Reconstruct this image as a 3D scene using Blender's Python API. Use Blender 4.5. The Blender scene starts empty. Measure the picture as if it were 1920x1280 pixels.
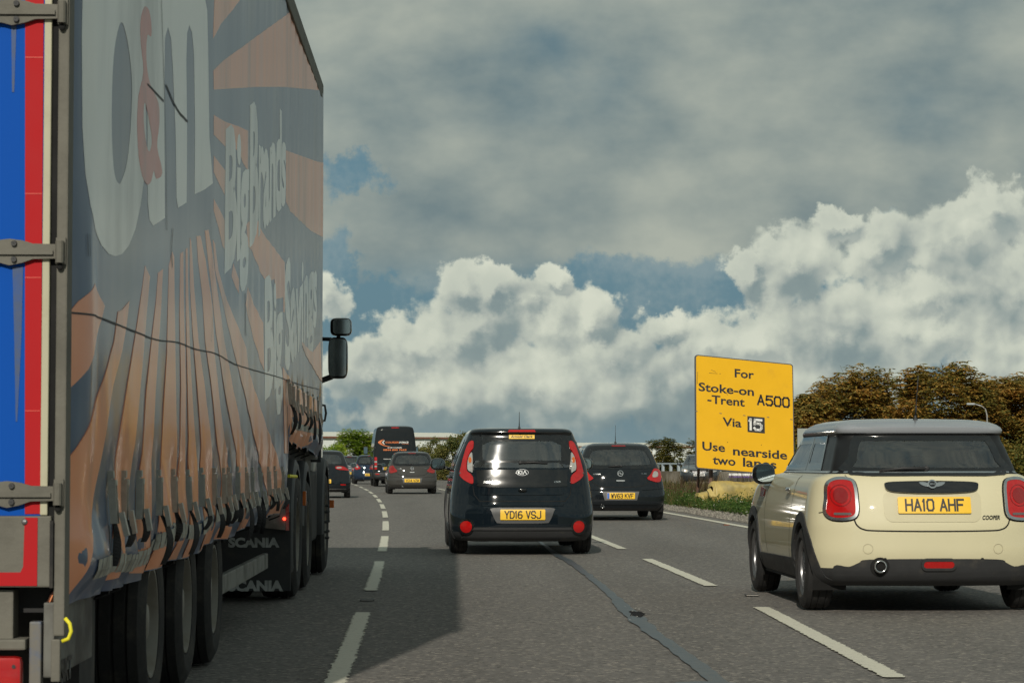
import bpy, bmesh, math, random
import numpy as np
from mathutils import Vector, Matrix, noise as mnoise
from mathutils.geometry import tessellate_polygon
random.seed(7); rng = np.random.default_rng(7)
R = math.radians
scene = bpy.context.scene
COL = scene.collection

# ------------------------------------------------------------------ camera
F_PX, CAM_H, PITCH = 4560.0, 1.08, math.atan(226/4560)
cam = bpy.data.cameras.new('camera'); camo = bpy.data.objects.new('camera', cam); COL.objects.link(camo)
camo.location = (0, 0, CAM_H); camo.rotation_euler = (math.pi/2+PITCH, 0, 0)
cam.sensor_width = 36; cam.lens = F_PX/1920*36; cam.clip_start = .1; cam.clip_end = 6000
cam.dof.use_dof = True; cam.dof.focus_distance = 32; cam.dof.aperture_fstop = 18
scene.camera = camo

def ray(x, y):
    u, v = (x-960)/F_PX, (640-y)/F_PX
    c, s = math.cos(PITCH), math.sin(PITCH)
    return Vector((u, c-v*s, s+v*c))
def on_depth(x, y, d):
    r = ray(x, y); return Vector((0, 0, CAM_H))+r*(d/r.y)
def on_ground(x, y, z=0.0):
    r = ray(x, y); return Vector((0, 0, CAM_H))+r*((z-CAM_H)/r.z)

# ------------------------------------------------------------------ view, sun
scene.view_settings.view_transform = 'Standard'; scene.view_settings.look = 'None'
scene.view_settings.gamma = 1; scene.view_settings.exposure = 0.0
try: scene.view_settings.use_curve_mapping = False
except Exception: pass
scene.cycles.max_bounces = 8; scene.cycles.transparent_max_bounces = 24
scene.cycles.use_denoising = True; scene.cycles.adaptive_threshold = .02
SUN_DIR = Vector((1.07, 8.0, -4.59)).normalized()       # the way the light travels
sun = bpy.data.lights.new('sun', 'SUN'); sun.energy = 3.1; sun.angle = R(.55); sun.color = (1, .93, .80)
suno = bpy.data.objects.new('sun', sun); COL.objects.link(suno)
suno.rotation_euler = SUN_DIR.to_track_quat('-Z', 'Y').to_euler(); suno.location = (-5, -20, 30)
SUN_EL = math.asin(-SUN_DIR.z); SUN_ROT = math.atan2(-SUN_DIR.x, -SUN_DIR.y)

# ------------------------------------------------------------------ node helper
class NT:
    def __init__(s, tree): s.t = tree
    def n(s, typ, **kw):
        nd = s.t.nodes.new(typ)
        for k, v in kw.items(): setattr(nd, k, v)
        return nd
    def put(s, sock, v):
        if hasattr(v, 'is_output'): s.t.links.new(v, sock)
        elif v is not None:
            if isinstance(v, (tuple, list)) and len(v) == 3 and sock.type == 'RGBA': v = (*v, 1)
            sock.default_value = v
    def m(s, op, a, b=None, c=None, clamp=False):
        nd = s.n('ShaderNodeMath', operation=op, use_clamp=clamp)
        s.put(nd.inputs[0], a)
        if b is not None: s.put(nd.inputs[1], b)
        if c is not None: s.put(nd.inputs[2], c)
        return nd.outputs[0]
    def v(s, op, a, b=None):
        nd = s.n('ShaderNodeVectorMath', operation=op); s.put(nd.inputs[0], a)
        if b is not None: s.put(nd.inputs[1] if op != 'SCALE' else nd.inputs['Scale'], b)
        return nd.outputs['Value'] if op in ('LENGTH', 'DOT_PRODUCT') else nd.outputs[0]
    def noise(s, vec, scale, detail=4, rough=.55, typ='FBM', lac=2.0, dist=0):
        nd = s.n('ShaderNodeTexNoise'); nd.noise_type = typ
        s.put(nd.inputs['Vector'], vec); s.put(nd.inputs['Scale'], scale); s.put(nd.inputs['Detail'], detail)
        s.put(nd.inputs['Roughness'], rough); s.put(nd.inputs['Lacunarity'], lac); s.put(nd.inputs['Distortion'], dist)
        return nd.outputs['Fac']
    def ramp(s, f, a, b, lo=0.0, hi=1.0, smooth=True):
        nd = s.n('ShaderNodeMapRange'); nd.interpolation_type = 'SMOOTHSTEP' if smooth else 'LINEAR'; nd.clamp = True
        for k, v in zip(('Value', 'From Min', 'From Max', 'To Min', 'To Max'), (f, a, b, lo, hi)): s.put(nd.inputs[k], v)
        return nd.outputs['Result']
    def mix(s, f, a, b):
        nd = s.n('ShaderNodeMix', data_type='RGBA'); s.put(nd.inputs[0], f); s.put(nd.inputs[6], a); s.put(nd.inputs[7], b)
        return nd.outputs[2]
    def comb(s, x, y, z):
        nd = s.n('ShaderNodeCombineXYZ')
        for i, q in enumerate((x, y, z)): s.put(nd.inputs[i], q)
        return nd.outputs[0]
    def sep(s, v):
        nd = s.n('ShaderNodeSeparateXYZ'); s.put(nd.inputs[0], v); return nd.outputs

# ------------------------------------------------------------------ sky
SKYK = .1
w = bpy.data.worlds.new('World'); scene.world = w; w.use_nodes = True
w.node_tree.nodes.clear(); N = NT(w.node_tree)
D = N.n('ShaderNodeTexCoord').outputs['Generated']
dx, dy, dz = N.sep(D)
SEAM = R(118)                                                # the map's seam lies far to the right, out of view and reflections
xs_, ys_ = N.m('ADD', N.m('MULTIPLY', dx, math.cos(SEAM-math.pi)), N.m('MULTIPLY', dy, -math.sin(SEAM-math.pi))), N.m('ADD', N.m('MULTIPLY', dx, math.sin(SEAM-math.pi)), N.m('MULTIPLY', dy, math.cos(SEAM-math.pi)))
U = N.m('MULTIPLY', N.m('ADD', N.m('ARCTAN2', xs_, ys_), SEAM-math.pi), 45.6)
V = N.m('MULTIPLY', N.m('ARCSINE', dz), 45.6)                # elevation
P2 = N.comb(U, V, 0)
def noise2(vec, scale, detail=4, rough=.55, dist=0, col=False, off=0):
    nd = N.n('ShaderNodeTexNoise'); nd.noise_dimensions = '2D'
    if off: vec = N.v('ADD', vec, (off, off*1.7, 0))
    for k_, v_ in (('Vector', vec), ('Scale', scale), ('Detail', detail), ('Roughness', rough), ('Distortion', dist)): N.put(nd.inputs[k_], v_)
    return nd.outputs['Color' if col else 'Fac']
def blobs(P, lst, k=.24):
    out = None
    for (x, y, a, b) in lst:
        nd = N.n('ShaderNodeVectorMath', operation='MULTIPLY_ADD'); N.put(nd.inputs[0], P); sx, sy = 100/a, 100/b
        nd.inputs[1].default_value = (sx, sy, 0); nd.inputs[2].default_value = (-(x-960)/100*sx, -(866-y)/100*sy, 0)
        q = N.v('LENGTH', nd.outputs[0]); out = q if out is None else N.m('SMOOTH_MIN', out, q, k)
    return N.m('SUBTRACT', 1.0, out)
CUM = [(690,700,110,75),(770,650,105,70),(850,640,95,95),(868,548,62,52),(900,600,95,85),(935,535,64,50),(985,560,80,62),(1032,524,38,32),(1030,600,95,85),
       (1110,600,62,60),(1150,680,120,85),(980,720,300,110),(1250,615,52,42),(1330,650,110,75),(1430,640,90,80),(1400,510,60,40),
       (1490,500,100,85),(1560,640,170,130),(1700,620,150,75),(1790,470,120,95),(1850,400,90,62),(1900,560,190,130),(1990,700,260,220),(1560,430,60,36),
       (1720,560,90,60),(600,560,62,52),(1400,730,330,105),(800,760,200,80),(1640,470,80,70)]
away = N.m('MULTIPLY', N.m('SUBTRACT', N.ramp(N.m('ABSOLUTE', U), 9.5, 12), 1), 2)
warp = N.v('MULTIPLY', N.v('SUBTRACT', noise2(P2, .8, 6, .66, col=True), (.5, .5, .5)), (.95, .95, 0))
warp2 = N.v('SCALE', warp, .8)
def cumulus(P, hi):
    b = blobs(N.v('ADD', P, warp), CUM)
    sp_ = N.sep(P)
    gen = N.m('SUBTRACT', N.m('MULTIPLY', noise2(P, .16, 3, .5), 3.4), N.m('ADD', 1.55, N.m('MULTIPLY', sp_[1], .16)))    # the rest of the horizon
    b = N.m('MAXIMUM', b, N.m('ADD', gen, away))
    vo = N.n('ShaderNodeTexVoronoi'); vo.voronoi_dimensions = '2D'; vo.feature = 'SMOOTH_F1'; vo.normalize = True
    N.put(vo.inputs['Vector'], N.v('ADD', P, warp2)); vo.inputs['Scale'].default_value = 1.55
    vo.inputs['Detail'].default_value = 2.0; vo.inputs['Roughness'].default_value = .55; vo.inputs['Smoothness'].default_value = .35
    puff = N.m('SUBTRACT', .42, vo.outputs['Distance'])
    fb = N.m('SUBTRACT', noise2(P, 1.5, 2.5, .5), .5)
    return N.m('ADD', b, N.m('ADD', N.m('MULTIPLY', puff, .42), N.m('MULTIPLY', fb, .85)))
c0s = cumulus(P2, False); fineN = N.m('SUBTRACT', noise2(P2, 5.5, 4, .55, off=11), .5)
c0 = N.m('ADD', c0s, N.m('MULTIPLY', fineN, .22))
c1 = cumulus(N.v('ADD', P2, (-.16, .20, 0)), False)
cmask = N.ramp(c0, .0, .28)
lit = N.ramp(N.m('ADD', N.m('SUBTRACT', c0s, c1), N.m('MULTIPLY', fineN, .16)), -.32, .36, 0, 1, False)
big = noise2(P2, .55, 2, .5, off=31)
# a cloud is bright on its tops and rims, grey towards its base
thick = N.ramp(c0, 0, .75)
base = N.ramp(V, .2, 1.7)
sh = N.m('ADD', N.m('MULTIPLY', lit, .46), N.m('ADD', N.m('MULTIPLY', base, .36), N.m('MULTIPLY', N.ramp(big, .34, .66), .26)))
sh = N.m('SUBTRACT', sh, N.m('MULTIPLY', thick, .12), clamp=True)
def K(r, g, b):
    f = lambda c: ((c/255+.055)/1.055)**2.4 if c > 10 else c/255/12.92
    return tuple(f(q)/SKYK for q in (r, g, b))
cr_ = N.n('ShaderNodeValToRGB'); N.put(cr_.inputs[0], sh)
e = cr_.color_ramp.elements
e[0].position = 0.08; e[0].color = (*[q*SKYK for q in K(116, 134, 138)], 1)
e[1].position = 1.0; e[1].color = (*[q*SKYK for q in K(212, 216, 199)], 1)
for p, c in ((.35, (136, 151, 150)), (.55, (170, 178, 170)), (.75, (194, 200, 186))):
    q = e.new(p); q.color = (*[z*SKYK for z in K(*c)], 1)
ccol = N.v('SCALE', cr_.outputs[0], 1/SKYK)
# high grey deck above the cumulus
dn = noise2(N.v('MULTIPLY', P2, (1, 1.5, 1)), .16, 5, .48, .2, off=53)
dn2 = noise2(N.v('MULTIPLY', P2, (1, 1.7, 1)), .38, 5, .52, off=77)
edge = N.m('ADD', N.ramp(V, 2.7, 4.4, -.55, .55), N.m('MULTIPLY', N.m('SUBTRACT', dn, .5), 2.0))
holes = blobs(N.v('ADD', P2, N.v('SCALE', warp, 1.6)), [(1230,545,210,60),(700,585,120,45),(660,330,60,40),(1650,440,40,34),(1120,520,120,50),(640,480,40,60)])
edge = N.m('SUBTRACT', edge, N.m('MULTIPLY', N.ramp(holes, -.3, .6), 1.15))
dmask = N.ramp(edge, -.62, .45)
dsh = N.m('ADD', N.m('MULTIPLY', N.m('SUBTRACT', dn2, .5), 1.35), N.m('ADD', .50, N.m('MULTIPLY', N.m('SUBTRACT', dn, .5), 1.5)), clamp=True)
dcol = N.mix(N.ramp(dsh, .0, 1.0, 0, 1, False), K(104, 124, 130), K(172, 178, 166))
sk = N.n('ShaderNodeTexSky'); sk.sky_type = 'NISHITA'; sk.sun_disc = False
sk.sun_elevation = SUN_EL; sk.sun_rotation = SUN_ROT; sk.air_density = 1.2; sk.dust_density = 1.4
blue = N.mix(.92, sk.outputs[0], K(84, 121, 138))
blue = N.mix(N.ramp(N.m('ADD', dn2, N.m('MULTIPLY', fineN, .25)), .36, .72, 0, .55), blue, K(150, 164, 164))
lowhaze = N.ramp(V, .1, 1.5, .75, 0)
col = N.mix(dmask, blue, dcol)
col = N.mix(lowhaze, col, K(126, 145, 148))
cm2 = N.m('MULTIPLY', cmask, N.ramp(V, .15, 1.05, .2, 1))
col = N.mix(cm2, col, ccol)
col = N.mix(N.ramp(dz, -.08, -.005, 1, 0), col, K(90, 92, 84))
bg = N.n('ShaderNodeBackground'); N.put(bg.inputs[0], col); bg.inputs[1].default_value = SKYK
w.cycles.sampling_method = 'MANUAL'; w.cycles.sample_map_resolution = 512
wo = N.n('ShaderNodeOutputWorld'); w.node_tree.links.new(bg.outputs[0], wo.inputs[0])

# ------------------------------------------------------------------ materials
def srgb(r, g, b):
    f = lambda c: ((c/255+.055)/1.055)**2.4 if c > 10 else c/255/12.92
    return (f(r), f(g), f(b))
def mat(name, c, rough=.5, metal=0, coat=0, var=.12, scale=6, bump=0, bscale=60, dirt=None, dirt_amt=.0, stretch=None, spec=.5, island=0, trans=0, crough=.04):
    m = bpy.data.materials.new(name); m.use_nodes = True; t = m.node_tree; n = NT(t)
    p = t.nodes['Principled BSDF']
    vec = n.n('ShaderNodeTexCoord').outputs['Object']
    if stretch: vec = n.v('MULTIPLY', vec, stretch)
    base = n.noise(vec, scale, 5, .6)
    k = n.m('ADD', 1-var/2*2*.5*2+var*.5, n.m('MULTIPLY', n.m('SUBTRACT', base, .5), var*2.2))
    colr = n.v('SCALE', (*c,), k) if False else None
    vm = n.n('ShaderNodeVectorMath', operation='SCALE'); vm.inputs[0].default_value = c; n.put(vm.inputs['Scale'], n.m('ADD', 1.0, n.m('MULTIPLY', n.m('SUBTRACT', base, .5), var*2)))
    colr = vm.outputs[0]
    if island:
        g = n.n('ShaderNodeNewGeometry').outputs['Random Per Island']
        hs = n.n('ShaderNodeHueSaturation'); n.put(hs.inputs['Color'], colr)
        n.put(hs.inputs['Value'], n.ramp(g, 0, 1, 1-island, 1+island, False)); n.put(hs.inputs['Hue'], n.ramp(n.m('FRACT', n.m('MULTIPLY', g, 7.31)), 0, 1, .5-island*.05, .5+island*.05, False))
        colr = hs.outputs[0]
    if dirt:
        d = n.ramp(n.noise(vec, scale*.6, 7, .65), .62-dirt_amt*.5, .8-dirt_amt*.3)
        colr = n.mix(n.m('MULTIPLY', d, min(1, dirt_amt*2)), colr, dirt)
    n.put(p.inputs['Base Color'], colr)
    n.put(p.inputs['Roughness'], n.ramp(base, .2, .8, max(0.02, rough*.85), min(1, rough*1.15), False))
    p.inputs['Metallic'].default_value = metal; p.inputs['Coat Weight'].default_value = coat; p.inputs['Coat Roughness'].default_value = crough
    p.inputs['Specular IOR Level'].default_value = spec
    if bump:
        b = n.n('ShaderNodeBump'); b.inputs['Strength'].default_value = bump; b.inputs['Distance'].default_value = .01
        n.put(b.inputs['Height'], n.noise(vec, bscale, 4, .6)); n.put(p.inputs['Normal'], b.outputs[0])
    return m
def glass_mat(name, tint, rough=.02, add=.05):
    m = bpy.data.materials.new(name); m.use_nodes = True; t = m.node_tree; t.nodes.clear(); n = NT(t)
    tr = n.n('ShaderNodeBsdfTransparent'); tr.inputs[0].default_value = (*tint, 1)
    gl = n.n('ShaderNodeBsdfGlossy'); gl.inputs['Roughness'].default_value = rough; gl.inputs[0].default_value = (.95, .97, 1, 1)
    di = n.n('ShaderNodeBsdfDiffuse'); di.inputs[0].default_value = (.25, .24, .2, 1)
    fr = n.n('ShaderNodeFresnel'); fr.inputs[0].default_value = 1.5
    vec = n.n('ShaderNodeTexCoord').outputs['Object']
    a = n.n('ShaderNodeMixShader'); n.put(a.inputs[0], n.m('ADD', fr.outputs[0], add, clamp=True)); t.links.new(tr.outputs[0], a.inputs[1]); t.links.new(gl.outputs[0], a.inputs[2])
    b = n.n('ShaderNodeMixShader'); n.put(b.inputs[0], n.ramp(n.noise(vec, 3, 5), .35, .8, .02, .09)); t.links.new(a.outputs[0], b.inputs[1]); t.links.new(di.outputs[0], b.inputs[2])
    o = n.n('ShaderNodeOutputMaterial'); t.links.new(b.outputs[0], o.inputs[0]); return m
def lamp_mat(name, c, strength):
    m = mat(name, c, .2); p = m.node_tree.nodes['Principled BSDF']
    p.inputs['Emission Color'].default_value = (*c, 1); p.inputs['Emission Strength'].default_value = strength; return m

M = {}
M['rubber'] = mat('tyre_rubber', (.014, .014, .0145), .85, var=.3, scale=9, bump=.25, bscale=70, dirt=(.07, .062, .05), dirt_amt=.3)
M['plastic'] = mat('black_plastic', (.028, .029, .031), .6, var=.2, scale=12, bump=.12, bscale=220, dirt=(.085, .075, .06), dirt_amt=.2)
M['gloss_black'] = mat('gloss_black', (.008, .009, .010), .12, coat=.6, var=.1)
M['dark'] = mat('dark_void', (.006, .006, .006), .9)
M['seat'] = mat('seat_fabric', (.10, .10, .105), .85, bump=.2, bscale=90)
M['chrome'] = mat('chrome', (.62, .63, .64), .16, metal=1, var=.06)
M['alloy'] = mat('alloy', (.26, .26, .27), .38, metal=.8, var=.25, dirt=(.05, .045, .04), dirt_amt=.35)
M['steel_rim'] = mat('painted_rim', (.21, .20, .175), .6, var=.3, scale=5, dirt=(.14, .115, .08), dirt_amt=.35)
M['glass'] = glass_mat('tinted_glass', (.66, .76, .73), .04, .12)
M['glass_light'] = glass_mat('clear_glass', (.84, .92, .89), .05, .17)
M['privacy'] = glass_mat('privacy_glass', (.42, .50, .50), .04, .12)
M['mirror'] = mat('mirror_glass', (.34, .40, .41), .03, metal=1, var=.02)
M['red_lens'] = mat('red_lens', (.40, .006, .006), .14, coat=1, var=.25, scale=18)
M['dark_red'] = mat('dark_red_lens', (.22, .006, .006), .12, coat=1)
M['clear_lens'] = mat('clear_lens', (.55, .53, .5), .12, metal=.5, coat=1, var=.5, scale=30)
M['amber'] = mat('amber_lens', (.55, .13, .02), .2, coat=.8, var=.3, scale=20)
M['plate'] = mat('plate_yellow', (.84, .51, .022), .42, var=.06, scale=14)
M['ink'] = mat('plate_ink', (.012, .012, .013), .5)
M['white'] = mat('white_print', (.75, .75, .73), .5, var=.08)
M['eublue'] = mat('plate_band', (.03, .14, .5), .45)

# ------------------------------------------------------------------ object helpers
def tag(o, label=None, cat=None, group=None, kind=None):
    if label: o['label'] = label
    if cat: o['category'] = cat
    if group: o['group'] = group
    if kind: o['kind'] = kind
    return o
def thing(name, loc, rotz, label, cat, group=None):
    o = bpy.data.objects.new(name, None); COL.objects.link(o); o.location = loc; o.rotation_euler = (0, 0, rotz); o.empty_display_size = .2
    return tag(o, label, cat, group)
def from_data(name, verts, faces, mats, parent=None, midx=None, smooth=False):
    me = bpy.data.meshes.new(name); me.from_pydata([tuple(v) for v in verts], [], faces)
    if not isinstance(mats, (list, tuple)): mats = [mats]
    for m in mats: me.materials.append(m)
    if midx is not None: me.polygons.foreach_set('material_index', midx)
    if smooth: me.polygons.foreach_set('use_smooth', [True]*len(me.polygons))
    me.update(); o = bpy.data.objects.new(name, me); COL.objects.link(o)
    if parent: o.parent = parent
    return o
def from_bm(name, bm, mats, parent=None, smooth=False):
    me = bpy.data.meshes.new(name); bm.to_mesh(me); bm.free()
    if not isinstance(mats, (list, tuple)): mats = [mats]
    for m in mats: me.materials.append(m)
    if smooth: me.polygons.foreach_set('use_smooth', [True]*len(me.polygons))
    o = bpy.data.objects.new(name, me); COL.objects.link(o)
    if parent: o.parent = parent
    return o
def share(o, loc=None, parent=None, rot=None):
    c = o.copy(); COL.objects.link(c); c.parent = parent if parent else o.parent
    if loc is not None: c.location = loc
    if rot is not None: c.rotation_euler = rot
    return c
class MB:
    def __init__(s): s.v = []; s.f = []; s.m = []
    def add(s, vs, fs, mi=0):
        b = len(s.v); s.v += [tuple(q) for q in vs]; s.f += [tuple(i+b for i in f) for f in fs]; s.m += [mi]*len(fs)
    def box(s, x0, x1, y0, y1, z0, z1, mi=0, M4=None, bev=0):
        vs = [Vector((x, y, z)) for z in (z0, z1) for y in (y0, y1) for x in (x0, x1)]
        if bev:
            bm = bmesh.new(); bv = [bm.verts.new(q) for q in vs]
            for f in ((0, 2, 3, 1), (4, 5, 7, 6), (0, 1, 5, 4), (1, 3, 7, 5), (3, 2, 6, 7), (2, 0, 4, 6)): bm.faces.new([bv[i] for i in f])
            bmesh.ops.bevel(bm, geom=list(bm.edges), offset=bev, segments=2, affect='EDGES', profile=.6); bm.verts.index_update()
            vs = [v.co.copy() for v in bm.verts]; fs = [[v.index for v in f.verts] for f in bm.faces]; bm.free()
        else: fs = [(0, 2, 3, 1), (4, 5, 7, 6), (0, 1, 5, 4), (1, 3, 7, 5), (3, 2, 6, 7), (2, 0, 4, 6)]
        if M4: vs = [M4@q for q in vs]
        s.add(vs, fs, mi)
    def tube(s, pts, r, n=8, mi=0, cap=True):
        pts = [Vector(p) for p in pts]; rs = r if isinstance(r, (list, tuple)) else [r]*len(pts)
        vs = []; prev = None
        for i, p in enumerate(pts):
            t = (pts[min(i+1, len(pts)-1)]-pts[max(i-1, 0)]).normalized()
            a = prev if prev is not None else (Vector((0, 0, 1)) if abs(t.z) < .9 else Vector((1, 0, 0)))
            x = (a-t*a.dot(t)).normalized(); prev = x; y = t.cross(x)
            for k in range(n):
                an = 2*math.pi*k/n; vs.append(p+(x*math.cos(an)+y*math.sin(an))*rs[i])
        fs = [(i*n+k, i*n+(k+1) % n, (i+1)*n+(k+1) % n, (i+1)*n+k) for i in range(len(pts)-1) for k in range(n)]
        if cap: fs += [tuple(range(n))[::-1], tuple((len(pts)-1)*n+k for k in range(n))]
        s.add(vs, fs, mi)
    def lathe(s, prof, n=32, axis='x', c=(0, 0, 0), mi=0, sign=1):       # prof: (along, radius)
        vs = []
        for a, r in prof:
            for k in range(n):
                t = 2*math.pi*k/n; p, q = r*math.cos(t), r*math.sin(t)
                vs.append({'x': (c[0]+a*sign, c[1]+p, c[2]+q), 'y': (c[0]+p, c[1]+a*sign, c[2]+q), 'z': (c[0]+p, c[1]+q, c[2]+a*sign)}[axis])
        fs = [(i*n+k, i*n+(k+1) % n, (i+1)*n+(k+1) % n, (i+1)*n+k) for i in range(len(prof)-1) for k in range(n)]
        s.add(vs, fs, mi)
    def ell(s, c, rx, ry, rz, n=12, mi=0, M4=None, p=2.0):
        vs = []; fs = []; sg = lambda a, e: math.copysign(abs(a)**e, a)
        for i in range(n+1):
            ph = math.pi*i/n
            for k in range(2*n):
                t = math.pi*k/n
                q = Vector((c[0]+rx*sg(math.sin(ph), 2/p)*sg(math.cos(t), 2/p), c[1]+ry*sg(math.sin(ph), 2/p)*sg(math.sin(t), 2/p), c[2]+rz*sg(math.cos(ph), 2/p)))
                vs.append(M4@q if M4 else q)
        fs = [(i*2*n+k, i*2*n+(k+1) % (2*n), (i+1)*2*n+(k+1) % (2*n), (i+1)*2*n+k) for i in range(n) for k in range(2*n)]
        s.add(vs, fs, mi)
    def prism(s, poly, axis, a0, a1, mi=0, M4=None):                     # poly in the other two axes
        def P(u, v, a): return {'x': Vector((a, u, v)), 'y': Vector((u, a, v)), 'z': Vector((u, v, a))}[axis]
        n = len(poly); vs = [P(u, v, a0) for u, v in poly]+[P(u, v, a1) for u, v in poly]
        if M4: vs = [M4@q for q in vs]
        s.add(vs, [tuple(range(n)), tuple(range(n, 2*n))[::-1]]+[(i, (i+1) % n, (i+1) % n+n, i+n) for i in range(n)], mi)
    def obj(s, name, mats, parent=None, smooth=False):
        o = from_data(name, s.v, s.f, mats, parent, s.m, smooth)
        return o
def auto(o, ang=35):
    me = o.data; me.polygons.foreach_set('use_smooth', [True]*len(me.polygons))
    bm = bmesh.new(); bm.from_mesh(me)
    for e_ in bm.edges:
        if len(e_.link_faces) == 2 and e_.calc_face_angle(0) > R(ang): e_.smooth = False
    bm.to_mesh(me); bm.free(); return o

# polygons
def rrect(cx, cz, w_, h_, r, n=5):
    out = []
    for sx, sz, a0 in ((1, 1, 0), (-1, 1, 90), (-1, -1, 180), (1, -1, 270)):
        for k in range(n+1):
            a = R(a0+90*k/n); out.append((cx+sx*(w_/2-r)+r*math.cos(a), cz+sz*(h_/2-r)+r*math.sin(a)))
    return out
def ell2(cx, cz, a, b, n=28): return [(cx+a*math.cos(2*math.pi*k/n), cz+b*math.sin(2*math.pi*k/n)) for k in range(n)]
def spl(pts, n=5, closed=True):
    out = []; L_ = len(pts); rngi = range(L_) if closed else range(L_-1)
    for i in rngi:
        g = (lambda j: pts[j % L_]) if closed else (lambda j: pts[max(0, min(L_-1, j))])
        p0, p1, p2, p3 = g(i-1), g(i), g(i+1), g(i+2)
        for k in range(n):
            t = k/n; out.append(tuple(.5*(2*p1[a]+(p2[a]-p0[a])*t+(2*p0[a]-5*p1[a]+4*p2[a]-p3[a])*t*t+(3*p1[a]-p0[a]-3*p2[a]+p3[a])*t**3) for a in (0, 1)))
    if not closed: out.append(tuple(pts[-1]))
    return out
def area(p): return sum(p[i][0]*p[(i+1) % len(p)][1]-p[(i+1) % len(p)][0]*p[i][1] for i in range(len(p)))/2
def inset(p, d):
    n = len(p); s = 1 if area(p) > 0 else -1; out = []
    for i in range(n):
        a, b, c = Vector(p[i-1]), Vector(p[i]), Vector(p[(i+1) % n])
        e1, e2 = (b-a), (c-b)
        if e1.length < 1e-7: e1 = e2
        if e2.length < 1e-7: e2 = e1
        e1.normalize(); e2.normalize(); nn = Vector((-(e1.y+e2.y), e1.x+e2.x))
        if nn.length < 1e-6: nn = Vector((-e1.y, e1.x))
        nn.normalize(); k = max(.5, nn.dot(Vector((-e1.y, e1.x)))); q = b+nn*(s*d/k); out.append((q.x, q.y))
    return out
def inpoly(x, y, p):
    c = False; j = len(p)-1
    for i in range(len(p)):
        if (p[i][1] > y) != (p[j][1] > y) and x < (p[j][0]-p[i][0])*(y-p[i][1])/(p[j][1]-p[i][1])+p[i][0]: c = not c
        j = i
    return c
def mirror(p): return [(-x, z) for x, z in p][::-1]
def strokes(lines, wd):
    out = []
    for ln in lines:
        for i in range(len(ln)-1):
            a, b = Vector(ln[i]), Vector(ln[i+1]); t = (b-a)
            if t.length < 1e-6: continue
            t.normalize(); nn = Vector((-t.y, t.x))*wd/2; e_ = t*wd/2*.98
            out.append([tuple(a-e_-nn), tuple(b+e_-nn), tuple(b+e_+nn), tuple(a-e_+nn)])
    return out

def bm_polys(polys):
    bm = bmesh.new()
    for loops in polys:
        L3 = [[Vector((u, v, 0)) for u, v in l] for l in loops]; flat = [q for l in L3 for q in l]
        vs = [bm.verts.new(q) for q in flat]
        for t in tessellate_polygon(L3):
            try:
                f = bm.faces.new([vs[i] for i in t])
            except ValueError: pass
    return bm
TXT = {}
def bm_text(s, offset=0.0, shear=0.0, spacing=1.0):
    cu = bpy.data.curves.new('t', 'FONT'); cu.body = s; cu.offset = offset; cu.shear = shear; cu.space_character = spacing; cu.resolution_u = 3
    o = bpy.data.objects.new('t', cu); COL.objects.link(o)
    me = o.to_mesh(); bm = bmesh.new(); bm.from_mesh(me); o.to_mesh_clear()
    bpy.data.objects.remove(o); bpy.data.curves.remove(cu); bmesh.ops.remove_doubles(bm, verts=bm.verts, dist=1e-5); return bm
def fit(bm, u0, u1, v0, v1, cap=None):
    xs = [v.co.x for v in bm.verts]; ys = [v.co.y for v in bm.verts]
    a0, a1 = min(xs), max(xs); b0, b1 = (min(ys), max(ys)) if cap is None else cap
    for v in bm.verts: v.co = Vector((u0+(v.co.x-a0)/(a1-a0)*(u1-u0), v0+(v.co.y-b0)/(b1-b0)*(v1-v0), 0))
    return bm
def patch(name, src, fn, mt, parent, off=.005, res=.06, skirt=.012, sign=1, smooth=True, keep=None, resv=None):
    bm = bm_polys([src]) if isinstance(src, list) else src
    if not bm.verts: return None
    resv = resv or res
    xs = [v.co.x for v in bm.verts]; ys = [v.co.y for v in bm.verts]
    for ax, lo, hi, rs in ((0, min(xs), max(xs), res), (1, min(ys), max(ys), resv)):
        k = math.floor(lo/rs)+1
        while k*rs < hi:
            co = Vector((0, 0, 0)); co[ax] = k*rs; no = Vector((0, 0, 0)); no[ax] = 1
            bmesh.ops.bisect_plane(bm, geom=list(bm.verts)+list(bm.edges)+list(bm.faces), plane_co=co, plane_no=no, dist=1e-5); k += 1
    if keep:
        dead = [f for f in bm.faces if not keep(*f.calc_center_median().xy)]
        bmesh.ops.delete(bm, geom=dead, context='FACES')
    for f in bm.faces:
        f.normal_update()
        if (f.normal.z < 0) == (sign > 0): f.normal_flip()
    newv = {}
    if skirt:
        be = [e_ for e_ in bm.edges if len(e_.link_faces) == 1]
        g = bmesh.ops.extrude_edge_only(bm, edges=be)['geom']; newv = {q for q in g if isinstance(q, bmesh.types.BMVert)}
    h = 1e-3
    for v in bm.verts:
        u, z = v.co.x, v.co.y
        P = fn(u, z); nrm = (fn(u+h, z)-fn(u-h, z)).cross(fn(u, z+h)-fn(u, z-h))
        nrm = nrm.normalized()*sign if nrm.length > 0 else Vector((0, -1, 0))
        of = off(u, z) if callable(off) else off
        v.co = P+nrm*(of if v not in newv else of-skirt)
    o = from_bm(name, bm, mt, parent)
    if smooth and skirt: auto(o, 40)
    elif smooth: o.data.polygons.foreach_set('use_smooth', [True]*len(o.data.polygons))
    return o
def join_bm(bms):
    out = bmesh.new()
    for b in bms:
        me = bpy.data.meshes.new('x'); b.to_mesh(me); b.free(); out.from_mesh(me); bpy.data.meshes.remove(me)
    return out
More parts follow.
